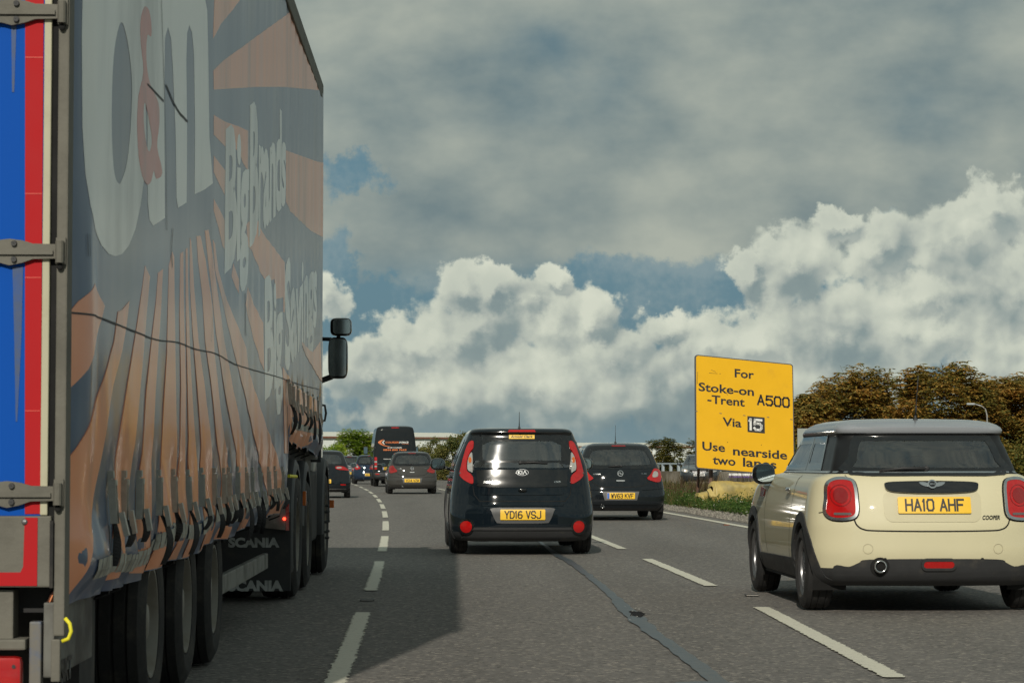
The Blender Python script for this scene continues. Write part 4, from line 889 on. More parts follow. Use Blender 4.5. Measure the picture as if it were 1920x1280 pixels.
# chassis, side rave, wheels
mb = MB(); 
for x in (-.85, -1.70): mb.box(x-.08, x+.08, .3, US+.3, .55, .95)
mb.box(-TW+.02, -.08, .12, US, .90, 1.02); mb.box(-.13, -.09, .1, US-.05, .72, .98); mb.obj('chassis', grime, tr)
mb = MB(); mb.box(-TW+.02, -.10, US, LT-.1, 1.22, 1.36); mb.box(-2.1, -.45, US+.1, LT-.3, 1.08, 1.22); mb.obj('gooseneck', grime, tr)
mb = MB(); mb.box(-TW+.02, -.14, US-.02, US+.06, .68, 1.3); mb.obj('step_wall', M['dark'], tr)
def tw_wheel(root, x, y, Rr, wd, sg=1, rimm=None, mats=None, name='wheel', hubout=0):
    mb = MB(); h = wd/2; r0 = Rr*.60
    mb.lathe([(-h, r0), (-h, Rr-.06), (-h*.8, Rr-.01), (-h*.5, Rr), (-h*.45, Rr-.012), (-h*.4, Rr), (-.01, Rr), (0, Rr-.012), (.01, Rr), (h*.4, Rr), (h*.45, Rr-.012), (h*.5, Rr), (h*.8, Rr-.01), (h, Rr-.06), (h+.004, (Rr+r0)/2), (h-.01, r0+.01), (h-.03, r0)], 56); o = mb.obj(name, M['rubber'], root); auto(o, 30); o.location = (x, y, Rr)
    rm = MB(); rm.lathe([(h-.03, r0), (h-.012, r0-.004), (h-.012, r0-.016), (h-.03, r0-.024), (h-.13, r0-.045), (h-.15, .12), (h-.10, .105), (h-.05, .10), (h-.03, .07), (h-.025, .001)], 40)
    ri = rm.obj('rim', rimm or M['steel_rim'], o); auto(ri, 30)
    nb = MB(); nb.lathe([(0, .014), (.035, .013), (.04, .001)], 6, 'x'); n0 = nb.obj('wheel_nut', M['plastic'], o)
    for k in range(10):
        a = 2*math.pi*k/10; q = (h-.13+hubout*.12, .165*math.cos(a), .165*math.sin(a))
        if k: share(n0, q, o)
        else: n0.location = q
    return o
for u in (2.62, 3.98, 5.34):
    for x in (-.16, -TW+.16): tw_wheel(tr, x, u, .40, .26 if x > -1 else .26)
mb = MB(); mb.box(-.42, -.08, .85, 1.22, .15, .62); mb.obj('mudguard_flap', grime, tr); mb = MB(); mb.box(-.9, -.5, 6.2, 8.9, .45, .9); mb.obj('tool_box', grime, tr)
mb = MB(); mb.box(-.12, -.08, 5.95, 9.7, .32, .43, bev=.008); mb.obj('side_guard', mat('dull_grey_guard', (.22, .22, .20), .7, dirt=(.05, .045, .04), dirt_amt=.4), tr)
# buckles and straps
webb = mat('black_webbing', (.012, .012, .014), .7, bump=.4, bscale=120); bsteel = mat('buckle_steel', (.38, .37, .33), .45, metal=.0, var=.3, scale=30, dirt=(.2, .19, .16), dirt_amt=.2)
def buckle(u, z, k, rr):
    x = max(disp(u, z), disp(u, z-.08)-.012, disp(u, z-.16)-.010)+.012; s = 1.0; tilt = rr.uniform(-.05, .05); Mx = Matrix.Translation((x, u, z))@Matrix.Rotation(R(-2)+tilt, 4, 'Y')@Matrix.Rotation(tilt, 4, 'X')
    b = MB(); b.prism([(-.020, 0), (.020, 0), (.023, -.07), (.026, -.14), (.022, -.165), (-.022, -.165), (-.026, -.14), (-.023, -.07)], 'x', -.006, .007, M4=Mx); b.box(-.006, .020, -.026, -.020, -.165, -.01, M4=Mx); b.box(-.006, .020, .020, .026, -.165, -.01, M4=Mx)
    b.box(.0, .018, -.010, .028, -.215, -.13, M4=Mx@Matrix.Rotation(R(-10), 4, 'Y')); b.box(-.008, .015, -.017, .017, -.004, .022, M4=Mx); o = b.obj('strap_buckle', bsteel, tr)
    hl = MB(); 
    for zz in (-.12, .004): hl.lathe([(.0, .008), (.004, .008), (.004, .001)], 8, 'x', tuple(Mx@Vector((.007, 0, zz))))
    hl.obj('buckle_hole', M['dark'], o)
    cp = MB(); cp.box(.002, .024, -.012, .012, -.030, -.012, M4=Mx); cp.obj('buckle_cap', mat('bright_steel', (.55, .54, .48), .4, metal=.4) if 'bright_steel' not in bpy.data.materials else bpy.data.materials['bright_steel'], o)
    # strap tail: a folded ribbon
    st = MB(); n_ = 12; L_ = rr.uniform(.09, .25); sw = rr.uniform(-.5, 1.1)*(1 if k > 5 else .15); bow = rr.uniform(.008, .04); pts = []; tw_ = rr.choice((.5, .8, 1.0)); a0_ = rr.uniform(-6, 6)
    for i in range(n_+1):
        t = i/n_; c = Vector((x+.016+bow*math.sin(t*3), u+L_*sw*t, z-.16-L_*t)); a = R(20+a0_+90*t*tw_); wv = Vector((math.sin(a)*.5, math.cos(a), 0))*(.021+.009*math.sin(t*3.1)); pts += [c-wv*.9, c+wv*.9]
    st.add(pts, [(2*i, 2*i+1, 2*i+3, 2*i+2) for i in range(n_)]); st.add([p+Vector((.003, 0, 0)) for p in pts], [(2*i, 2*i+2, 2*i+3, 2*i+1) for i in range(n_)]); st.obj('strap_tail', webb, o)
    # the strap under tension to the hem
    v0 = z-.17; v1 = hem(u)-.015; pts = []; m_ = 16
    for i in range(m_+1):
        v = v0+(v1-v0)*i/m_; xx = disp(u, max(v, hem(u)))+.006; pts += [(xx, u-.011, v), (xx, u+.011, v)]
    st = MB(); st.add(pts, [(2*i, 2*i+1, 2*i+3, 2*i+2) for i in range(m_)]); st.tube([(pts[-1][0], u, v1), (pts[-1][0]-.08, u, v1-.03)], .006, 5); st.obj('tension_strap', webb, o)
rr = random.Random(4)
for k, u in enumerate(BU): buckle(u, 1.030+rr.uniform(-.006, .006), k, rr)
for k, u in enumerate(BF): buckle(u, 1.665-.004*k, k+8, rr)
# reflective tape: short pieces along the hem
tape = mat('reflective_tape', (.42, .42, .37), .5, var=.3, scale=12, dirt=(.16, .15, .12), dirt_amt=.4)
seg = [u for u in np.arange(.38, US-.3, .060)]
for u in seg:
    v0 = hem(u)+.058+.045*sm(u, 0, 4)+.012*math.sin(u*3); 
    if min(abs(u-b) for b in BU) < .022: continue
    patch('tape_piece', [[(u, v0), (u+.052, v0+.002), (u+.052, v0+.066), (u, v0+.064)]], cf, tape, tr, .0062, .06, 0, 1, resv=.04, smooth=False)
for u in np.arange(US+.1, FR-.1, .08): patch('tape_piece', [[(u, 1.33), (u+.07, 1.33), (u+.07, 1.38), (u, 1.38)]], cf, tape, tr, .0062, .1, 0, 1, smooth=False)
mb = MB(); mb.tube([(.06, US-.35, .98), (.10, US-.12, .975)], .012, 8); mb.obj('yellow_hook', bpy.data.materials['yellow_plastic'], tr)

# ------------------------------------------------------------------ tractor unit
ct = thing('lorry_cab', TO+Matrix.Rotation(TY, 3, 'Z')@Vector((0, US+.5, 0)), TY, 'dark lorry tractor unit under the trailer front with mudguards, flaps and a tall right-hand mirror', 'lorry')
CO = Vector((0, US+.5, 0)); dY = lambda d: d-7.8-CO.y
def C(x, y, z): return (x, y-CO.y, z)
mud = mat('grey_black_mudguard', (.030, .033, .036), .55, var=.15, scale=3, dirt=(.06, .06, .055), dirt_amt=.3)
AX = (11.75, 13.15, 16.05)                         # axle places along the rig
for i, u in enumerate(AX):
    for x in (-.16, -TW+.16): tw_wheel(ct, x+.02 if x > -1 else x, u-CO.y, .50 if i != 1 else .47, .30 if i == 2 else .30, hubout=1 if i == 2 else 0)
    if i < 2:
        for x in (-.17, -TW+.17): tw_wheel(ct, x-.32 if x > -1 else x+.32, u-CO.y, .5 if i == 0 else .47, .28, name='inner_wheel')
def guard(u, r, a0, a1, x0=-.60, x1=.0, name='mudguard'):
    g = MB(); n_ = 22; vs = []
    for k in range(n_+1):
        a = R(a0+(a1-a0)*k/n_)
        for x, rr_ in ((x0, r), (x1-.05, r+.008), (x1-.015, r), (x1, r-.03), (x1, r-.08), (x1-.015, r-.08), (x1-.02, r-.025), (x0, r-.02)): vs.append((x, u-CO.y-rr_*math.cos(a), .5+rr_*math.sin(a)))
    g.add(vs, [(8*k+j, 8*k+(j+1) % 8, 8*k+8+(j+1) % 8, 8*k+8+j) for k in range(n_) for j in range(8)]); o = g.obj(name, mud, ct); auto(o, 40)
guard(AX[0], .60, -28, 175); guard(AX[1], .585, 5, 175); guard(AX[2]-.02, .62, -10, 180, -.55, .015)
uf = AX[0]-.68; x0, z0 = tlb(430, 1110, uf); x1, z1 = tlb(560, 1110, uf)
mb = MB(); mb.box(-.62, -.005, uf-CO.y, uf-CO.y+.02, .085, .70, bev=.008); fl = mb.obj('mud_flap', M['plastic'], ct)
ff = lambda u, v: Vector((u, uf-CO.y, v))
silver = mat('flap_lettering_grey', (.45, .46, .45), .5, dirt=(.12, .12, .11), dirt_amt=.4)
def flap_text(x0, y0, x1, y1):
    a, b = tlb(x0, y1, uf), tlb(x1, y0, uf); patch('flap_lettering', fit(bm_text('SCANIA', .055), a[0], b[0], a[1], b[1]), ff, silver, fl, .003, 5, 0, smooth=False)
flap_text(428, 1087, 531, 1108); flap_text(428, 1007, 524, 1026)
mb = MB(); mb.box(-2.0, -.04, uf-CO.y+.03, uf-CO.y+.08, .52, .74); mb.obj('rear_beam', grime, ct)
a = tlb(497, 994, uf-.05); b = tlb(541, 944, uf-.05)
mb = MB(); mb.prism([(a[0], a[1]+.02), (b[0], a[1]), (b[0], b[1]-.02), (b[0]-.03, b[1]), ((a[0]+b[0])/2, b[1]-.07), (a[0], a[1]+.09)], 'y', uf-.06-CO.y, uf-.02-CO.y); tl_ = mb.obj('tail_light_unit', mat('dusty_light_grey', (.30, .27, .24), .6, dirt=(.12, .1, .09), dirt_amt=.5), ct)
q = tlb(533, 972, uf-.07); mb = MB(); mb.ell((q[0], uf-.065-CO.y, q[1]), .012, .01, .012, 8); mb.obj('lit_tail_lamp', lamp_mat('lit_red_lamp', (1, .05, .02), 5), tl_)
mb = MB(); mb.box(b[0]-.02, b[0]+.005, uf-.062-CO.y, uf-.01-CO.y, a[1], b[1]); mb.obj('red_lens_edge', M['red_lens'], tl_)
mb = MB(); mb.box(-2.05, -.5, .0, 6.0, .75, 1.0); mb.box(-2.5, -.04, AX[1]+.75-CO.y, AX[2]-.75-CO.y, .35, 1.0, bev=.04); mb.obj('chassis', grime, ct)
mb = MB(); mb.tube([C(-.6, AX[1]+.9, .62), C(-.6, AX[2]-.7, .62)], .28, 20); mb.obj('fuel_tank', M['alloy'], ct, True)
# cab
cabp = mat('cab_paint', (.50, .49, .45), .35, coat=.6, var=.06, dirt=(.2, .19, .16), dirt_amt=.2)
cu0, cu1 = LT+.25, LT+2.62; cx1 = -.105
mb = MB(); prof = [(cu0, .95), (cu1-.02, .95), (cu1+.03, 1.3), (cu1, 2.2), (cu1-.25, 3.3), (cu1-.55, 3.75), (cu0+.1, 3.85), (cu0, 3.7)]
mb.prism([(u-CO.y, z) for u, z in prof], 'x', -TW+.12, cx1); cb_ = mb.obj('cab', cabp, ct)
bm = bmesh.new(); bm.from_mesh(cb_.data); bmesh.ops.bevel(bm, geom=list(bm.edges), offset=.07, segments=3, affect='EDGES'); bm.to_mesh(cb_.data); bm.free(); auto(cb_, 30)
mb = MB(); mb.box(cx1-.01, cx1+.006, cu0+1.0-CO.y, cu1-.2-CO.y, 1.95, 2.85, bev=.003); mb.obj('side_window', M['gloss_black'], cb_)
mb = MB(); mb.box(-TW+.16, cx1-.05, cu1-.22-CO.y, cu1+.02-CO.y, 1.95, 2.9); mb.obj('windscreen', M['gloss_black'], cb_)
mb = MB(); mb.box(cx1-.02, cx1+.03, cu0-.02-CO.y, cu0+.35-CO.y, 1.0, 3.6, bev=.015); mb.obj('side_deflector', M['plastic'], ct)
mb = MB(); mb.box(-TW+.1, cx1+.05, cu0+.3-CO.y, cu1+.02-CO.y, .35, 1.05, bev=.05); mb.obj('cab_steps', mud, ct)
mb = MB(); mb.box(cx1-.1, cx1+.06, cu0-.1-CO.y, cu0+.3-CO.y, .98, 1.28, bev=.03); mb.obj('air_intake', cabp, ct)
um = LT+2.35
def M2(x, y, u=um): return tlb(x, y, u)
a, b = M2(612, 710), M2(653, 632); cx, cz = (a[0]+b[0])/2+.008, (a[1]+b[1])/2; wx, wz = (b[0]-a[0])*.92, (b[1]-a[1])
mb = MB(); mb.ell((cx, um-CO.y, cz), wx/2, .09, wz/2, 12, p=4.5); mo = mb.obj('main_mirror', M['gloss_black'], ct, True)
g = MB(); g.prism(rrect(cx, cz, wx*.84, wz*.88, .035), 'y', um-.094-CO.y, um-.088-CO.y); g.obj('mirror_glass', mat('lorry_mirror_glass', (.62, .70, .70), .08, metal=1), mo)
a, b = M2(619, 630), M2(660, 596); c2, d2 = (a[0]+b[0])/2, (a[1]+b[1])/2
mb = MB(); mb.ell((c2, um-CO.y, d2), (b[0]-a[0])/2, .08, (b[1]-a[1])/2, 12, p=4); mo2 = mb.obj('wide_angle_mirror', M['gloss_black'], ct, True)
g = MB(); g.prism(rrect(c2+.01, d2, (b[0]-a[0])*.8, (b[1]-a[1])*.78, .03), 'y', um-.086-CO.y, um-.080-CO.y); g.obj('mirror_glass', bpy.data.materials['lorry_mirror_glass'], mo2)
mb = MB(); e1, e2 = M2(600, 634), M2(618, 636); mb.tube([(cx1-.05, um+.1-CO.y, e1[1]), (e2[0]+.02, um-CO.y, e2[1])], .02, 8); mb.obj('mirror_arm', M['plastic'], ct, True); mb = MB(); e1, e2 = M2(604, 716), M2(622, 706)
mb.tube([(cx1-.05, um+.1-CO.y, e1[1]), (e2[0], um-CO.y, e2[1])], .03, 8); mb.obj('mirror_arm', M['plastic'], ct, True); mb = MB(); mb.tube([(c2-.02, um-CO.y, d2-.05), (cx, um-CO.y, cz+wz*.45)], .02, 8); mb.obj('mirror_arm', M['plastic'], ct, True)
uh = LT+1.4; a, b = tlb(601, 790, uh), tlb(609, 758, uh)
mb = MB(); mb.tube([(a[0]-.03, uh-CO.y, a[1]), (b[0], uh-CO.y, a[1]+.01), (b[0]+.012, uh-CO.y, (a[1]+b[1])/2), (b[0], uh-CO.y, b[1]-.01), (a[0]-.03, uh-CO.y, b[1])], .012, 8); mb.obj('grab_handle', M['plastic'], ct, True)
mk = MB(); mk.box(.0, .03, AX[0]+.66-CO.y, AX[0]+.70-CO.y, .72, .84, bev=.006); mk.obj('side_marker', M['amber'], ct)
mk = MB(); mk.box(-.02, .05, AX[2]+.75-CO.y, AX[2]+.80-CO.y, .62, .70, bev=.006); mk.obj('side_marker', M['amber'], ct)
# ------------------------------------------------------------------ cars
def pchip(xs, ys):
    xs = np.array(xs, float); ys = np.array(ys, float); h = np.diff(xs); d = np.diff(ys)/h; m = np.zeros_like(ys)
    for i in range(1, len(xs)-1):
        if d[i-1]*d[i] > 0:
            w1, w2 = 2*h[i]+h[i-1], h[i]+2*h[i-1]; m[i] = (w1+w2)/(w1/d[i-1]+w2/d[i])
    m[0], m[-1] = d[0], d[-1]
    def f(x):
        x = min(max(x, xs[0]), xs[-1]); i = min(int(np.searchsorted(xs, x, 'right'))-1, len(h)-1); i = max(i, 0)
        t = (x-xs[i])/h[i]
        return float((1+2*t)*(1-t)**2*ys[i]+t*(1-t)**2*h[i]*m[i]+t*t*(3-2*t)*ys[i+1]+t*t*(t-1)*h[i]*m[i+1])
    return f
class Body:
    def __init__(s, tab, n=2.6):
        z = [r[0] for r in tab]; s.z0, s.z1 = z[0], z[-1]; s.n = n
        s.hw, s.yr, s.cr, s.yf = (pchip(z, [r[k] for r in tab]) for k in (1, 2, 3, 4))
        s.cf = lambda q: s.cr(q)*1.35
    def rear(s, x, z):
        a = min(abs(x)/s.hw(z), .9995); return Vector((x, s.yr(z)+s.cr(z)*(1-(1-a**s.n)**(1/s.n)), z))
    def front(s, x, z):
        a = min(abs(x)/s.hw(z), .9995); return Vector((x, s.yf(z)-s.cf(z)*(1-(1-a**s.n)**(1/s.n)), z))
    def side_x(s, y, z):
        a, c, b, cf = s.yr(z), s.cr(z), s.yf(z), s.cf(z); t = 0
        if y < a+c: t = min(1, (a+c-y)/c)
        elif y > b-cf: t = min(1, (y-b+cf)/cf)
        return s.hw(z)*(1-t**s.n)**(1/s.n)
    def side(s, sg): return lambda y, z: Vector((sg*s.side_x(y, z), y, z))
    def ring(s, z):
        out = []; n = s.n; hw, yr, cr, yf, cf = s.hw(z), s.yr(z), s.cr(z), s.yf(z), s.cf(z); A = 30; B = 60
        for k in range(A+1):
            t = -math.pi/2+math.pi*k/A; sx, cx = math.sin(t), max(0, math.cos(t))
            out.append((hw*math.copysign(abs(sx)**(2/n), sx), yr+cr*(1-cx**(2/n)), z, 0))
        for k in range(1, B): out.append((hw, yr+cr+(yf-cf-yr-cr)*k/B, z, 1))
        for k in range(A+1):
            t = math.pi/2-math.pi*k/A; sx, cx = math.sin(t), max(0, math.cos(t))
            out.append((hw*math.copysign(abs(sx)**(2/n), sx), yf-cf*(1-cx**(2/n)), z, 2))
        for k in range(1, B): out.append((-hw, yf-cf-(yf-cf-yr-cr)*k/B, z, 3))
        return out
def build_body(B, S, root):
    dz = S.get('dz', .03); levels = list(np.arange(B.z0, S['belt'], dz))+list(np.arange(S['belt'], B.z1-.02, dz*.8))+[B.z1-.015, B.z1-.007, B.z1-.002, B.z1]
    for k in S['bands']: levels.append(k[0])
    levels = sorted(set(round(float(q), 4) for q in levels)); levels = [q for i, q in enumerate(levels) if i == 0 or q-levels[i-1] > .0015]
    rings = [B.ring(z) for z in levels]; n = len(rings[0]); V_ = [p[:3] for r in rings for p in r]
    bands = S['bands']; parts = {k[1]: [] for k in bands}; mats = {k[1]: k[2] for k in bands}
    wn = S.get('win_rear'); ws = S.get('win_side', []); wf = S.get('win_front'); ra = S['R']+.045
    for i in range(len(levels)-1):
        for k in range(n):
            k2 = (k+1) % n; q = [i*n+k, i*n+k2, (i+1)*n+k2, (i+1)*n+k]
            c = np.mean([V_[a] for a in q], axis=0); sec = rings[i][k][3]
            if any((c[1]-yw)**2+(c[2]-S['R'])**2 < ra*ra for yw in S['axles']) and abs(c[0]) > .72*B.hw(c[2]): continue
            if sec == 0 and wn and inpoly(c[0], c[2], wn): continue
            if sec == 2 and wf and inpoly(c[0], c[2], wf): continue
            if sec in (0, 1, 3) and abs(c[0]) > .7*B.hw(c[2]) and any(inpoly(c[1], c[2], p) for p in ws): continue
            if sec == 2 and abs(c[0]) > .8*B.hw(c[2]) and any(inpoly(c[1], c[2], p) for p in ws): continue
            nm = [b[1] for b in bands if b[0] <= c[2]+1e-6][-1]; parts[nm].append(q)
    top = (len(levels)-1)*n; parts[bands[-1][1]].append([top+k for k in range(n)])
    obs = {}
    for nm, fs in parts.items():
        if not fs: continue
        used = sorted({a for f in fs for a in f}); mp = {a: j for j, a in enumerate(used)}
        o = from_data(nm, [V_[a] for a in used], [[mp[a] for a in f] for f in fs], mats[nm], root); auto(o, 50); obs[nm] = o
    return obs
def wheel(root, x, y, Rr, wd, sg, rimmat, spokes=5, rr=.66, name='wheel', yaw=0, tri=False):
    mb = MB(); h = wd/2; r0 = Rr*rr
    prof = [(-h*.8, r0), (-h, r0+.02), (-h, Rr-.05), (-h*.86, Rr-.012), (-h*.55, Rr), (-h*.5, Rr-.008), (-h*.45, Rr), (-h*.12, Rr), (-h*.06, Rr-.008), (h*.0, Rr), (h*.4, Rr), (h*.46, Rr-.008), (h*.55, Rr), (h*.86, Rr-.012), (h, Rr-.05), (h, r0+.02), (h*.8, r0)]
    mb.lathe(prof, 40); o = mb.obj(name, M['rubber'], root); auto(o, 30); o.location = (x, y, Rr); o.rotation_euler = (0, 0, yaw)
    rm = MB(); f = h*.72
    rm.lathe([(h*.8, r0+.004), (h*.86, r0), (h*.8, r0-.02), (f, r0-.035), (h*.1, r0-.05), (-h*.5, r0-.05)], 32, sign=sg)
    if spokes:
        rm.lathe([(h*.6, .001), (h*.6, .045), (f-.02, .06), (h*.2, .065)], 16, sign=sg)
        for k in range(spokes):
            for dd in ((-.16, .16) if tri else (0,)):
                a = 2*math.pi*k/spokes+.2; T = Matrix.Rotation(a, 4, 'X')
                vs = [Vector((sg*xx, yy, zz)) for xx, yy, zz in ((f-.005, -.026+dd*.25, .03), (f-.005, .026+dd*.25, .03), (f-.01, .019+dd*r0, r0-.02), (f-.01, -.019+dd*r0, r0-.02), (f-.04, -.03+dd*.25, .03), (f-.04, .03+dd*.25, .03), (f-.045, .024+dd*r0, r0-.02), (f-.045, -.024+dd*r0, r0-.02))]
                rm.add([T@q for q in vs], [(0, 1, 2, 3), (0, 4, 5, 1), (1, 5, 6, 2), (3, 2, 6, 7), (0, 3, 7, 4)])
    rim = rm.obj('rim', rimmat, o); auto(rim, 30)
    bk = MB(); bk.lathe([(h*.15, .001), (h*.15, r0-.03)], 20, sign=sg); bk.obj('brake_disc', M['plastic'], o)
    return o
def seat(mb, x, y, z, w_=.46, h_=.5, head=True):
    mb.ell((x, y, z+h_*.35), w_/2, .09, h_*.62, 8, p=3.2)
    if head: mb.ell((x, y-.01, z+h_+.08), .13, .055, .105, 8, p=2.8); mb.tube([(x-.05, y, z+h_*.8), (x-.05, y, z+h_+.05)], .008, 5); mb.tube([(x+.05, y, z+h_*.8), (x+.05, y, z+h_+.05)], .008, 5)
def door_mirror(root, sg, x, y, z, rx=.085, rz=.07, mt=None, glassy=True):
    mb = MB(); mb.ell((0, 0, 0), rx, .06, rz, 10, p=2.6); mb.tube([(-sg*rx*.7, 0, -rz*.5), (-sg*(rx+.09), .03, -rz*.9)], .02, 6)
    o = mb.obj('door_mirror', mt or M['gloss_black'], root, True); o.location = (x, y, z)
    g = MB(); g.prism(rrect(0, 0, rx*1.62, rz*1.55, min(rx, rz)*.6), 'y', -.0635, -.058); gg = g.obj('mirror_glass', M['mirror'], o); gg.rotation_euler = (R(-3), 0, R(-sg*6)); return o
def car(name, X, d, yaw, label, cat, S, group=None):
    root = thing(name, (X, d, 0), yaw, label, cat, group); B = Body(S['tab'], S.get('n', 2.6)); obs = build_body(B, S, root)
    L_ = S['tab'][-1] and max(r[4] for r in S['tab']); Rr = S['R']; paint = S['paint']; fr = S.get('frit', M['gloss_black'])
    # wheels, wells, arches
    ax = S['axles']; hwm = max(r[1] for r in S['tab']); wd = S.get('tw', .205)
    for yw in ax:
        for sg in (-1, 1): wheel(root, sg*(hwm-S.get('inset', .02)-wd/2), yw, Rr, wd, sg, S.get('rim', M['alloy']), S.get('spokes', 5), tri=S.get('tri', False))
    ub = MB(); ub.box(-hwm+.26, hwm-.26, .25, L_-.3, B.z0+.005, .42); ub.box(-hwm+.05, hwm-.05, ax[0]+Rr+.06, ax[1]-Rr-.06, B.z0+.003, .4)
    for yw in ax:
        for sg in (-1, 1):
            vs = []; ra = Rr+.05; K_ = 18
            for k in range(K_+1):
                a = R(-25+230*k/K_)
                for xx in (hwm-.28, hwm-.035): vs.append((sg*xx, yw+ra*math.cos(a), Rr+ra*math.sin(a)))
            ub.add(vs, [(2*k, 2*k+1, 2*k+3, 2*k+2) for k in range(K_)])
    ub.obj('underbody', M['dark'], root)
    aw = S.get('arch_w', .022); am = S.get('arch_mat', paint)
    for yw in ax:
        for sg in (-1, 1):
            r0, r1 = Rr+.03, Rr+.045+aw; a0, a1 = S.get('arch_ang', (-18, 198)); K_ = 30
            p = [(yw+r1*math.cos(R(a0+(a1-a0)*k/K_)), Rr+r1*math.sin(R(a0+(a1-a0)*k/K_))) for k in range(K_+1)]+[(yw+r0*math.cos(R(a1-(a1-a0)*k/K_)), Rr+r0*math.sin(R(a1-(a1-a0)*k/K_))) for k in range(K_+1)]
            p = [(u, max(v, B.z0+.01)) for u, v in p]
            patch('wheel_arch', [p], B.side(sg), am, root, .010 if aw > .03 else .004, .07, .03, sg)
    # glass
    fw = S.get('frit_w', .035)
    def window(nm, poly, fn, sg, gm, frit=True):
        w_ = patch(nm, [poly], fn, gm, root, .003, .08, 0, sg)
        if frit and w_: patch('window_seal', [inset(poly, -.028), inset(poly, fw)], fn, fr, w_, .006, .08, .01, sg)
        return w_
    if S.get('win_rear'): window('rear_window', S['win_rear'], B.rear, 1, S.get('rear_glass', M['glass']))
    if S.get('win_front'): window('windscreen', S['win_front'], B.front, -1, M['glass_light'])
    for p in S.get('win_side', []):
        for sg in (-1, 1): window('side_window', p, B.side(sg), sg, S.get('side_glass', M['glass']))
    # interior
    if S.get('win_rear') and not S.get('no_interior'):
        bt = S['belt']; yr = B.yr(bt); mb = MB(); hw = B.hw(bt)-.05
        mb.box(-hw, hw, yr+.12, yr+.62, bt-.06, bt-.04); mb.box(-hw, hw, L_*.66, L_*.74, bt-.25, bt+.0, bev=.03)
        for x in (-.36, .36): seat(mb, x, yr+S.get('rs', .72), bt-.32, .5, .38, S.get('rear_heads', True)); seat(mb, x*.98, yr+S.get('fs', 1.45), bt-.42, .48, .55)
        mb.lathe([(0, .17), (.015, .18), (.03, .17), (.015, .16), (0, .17)], 20, 'y', (.36, L_*.62, bt-.03))
        mb.ell((0, L_*.56, B.z1-.15), .12, .02, .035, 6)
        mb.obj('interior', M['seat'], root, True)
    for f in S.get('deco', []): f(root, B)
    return root, B
def add_plate(root, B, text, cx, cz, band=False, wt=.52, h_=.112, tw=.45, off=.02, mat_=None):
    p = patch('number_plate', [rrect(cx, cz, wt, h_, .008, 2)], B.rear, mat_ or M['plate'], root, off, .12, .012)
    dx_ = .025 if band else 0
    patch('plate_characters', plate_bm(text, cx+dx_, cz, tw-(.03 if band else 0), .074, .0135), B.rear, M['ink'], p, off+.002, .15, 0, smooth=False)
    if band: patch('plate_band', [rrect(cx-wt/2+.026, cz, .045, h_*.92, .004, 2)], B.rear, M['eublue'], p, off+.002, .2, 0)
    return p
def aerial(root, x, y, z, h_, lean=0):
    mb = MB(); mb.lathe([(0, .03), (.012, .024), (.03, .01), (.05, .008)], 10, 'z', (0, 0, 0)); mb.tube([(0, 0, .04), (0, -lean, h_)], [.005, .003], 6); mb.tube([(0, -lean*.1, .06), (0, -lean*.3, h_*.35)], .0065, 6)
    o = mb.obj('roof_aerial', M['plastic'], root, True); o.location = (x, y, z); return o
def wiper(root, B, x0, z0, x1, z1, off=.02):
    mb = MB(); a, b = B.rear(x0, z0)+Vector((0, -off, 0)), B.rear(x1, z1)+Vector((0, -off, 0)); m_ = (a+b)/2+Vector((0, -.008, .01))
    mb.tube([a, m_, b], [.013, .010, .006], 6); mb.ell(tuple(a), .022, .012, .02, 6)
    return mb.obj('rear_wiper', M['plastic'], root, True)
def ring_patch(name, poly, w_, fn, mt, root, off=.004, skirt=.01, sg=1): return patch(name, [inset(poly, -w_), poly], fn, mt, root, off, .08, skirt, sg)
def shut(root, fn, pts, wdt=.007, sg=1, closed=False, mt=None):
    lines = pts+[pts[0]] if closed else pts
    return patch('shut_line', bm_polys([[q] for q in strokes([lines], wdt)]), fn, mt or M['dark'], root, .0022, .1, 0, sg, smooth=False)

cream = mat('cream_paint', (.60, .555, .37), .55, coat=.8, crough=.03, var=.05, scale=3, dirt=(.45, .40, .29), dirt_amt=.12)
roofgrey = mat('grey_roof_paint', (.27, .29, .32), .4, coat=.9, var=.06, scale=3)
blackpaint = mat('black_metallic_paint', (.006, .010, .014), .6, spec=0, coat=1, crough=.03, var=.1, scale=2)
blackpaint2 = mat('black_paint_dusty', (.010, .013, .016), .6, spec=0, coat=1, crough=.04, var=.15, scale=3)
greypaint = mat('grey_brown_metallic_paint', (.045, .044, .041), .6, metal=0, spec=.1, coat=.9, var=.08, scale=3)
bluepaint = mat('dark_blue_paint', (.014, .026, .05), .6, spec=0, coat=1, var=.1, scale=3)
slatepaint = mat('slate_paint', (.05, .06, .07), .3, metal=.5, coat=1, var=.1, scale=3)
vanpaint = mat('charcoal_van_paint', (.010, .013, .015), .6, spec=.05, coat=.7, var=.15, scale=1.5)

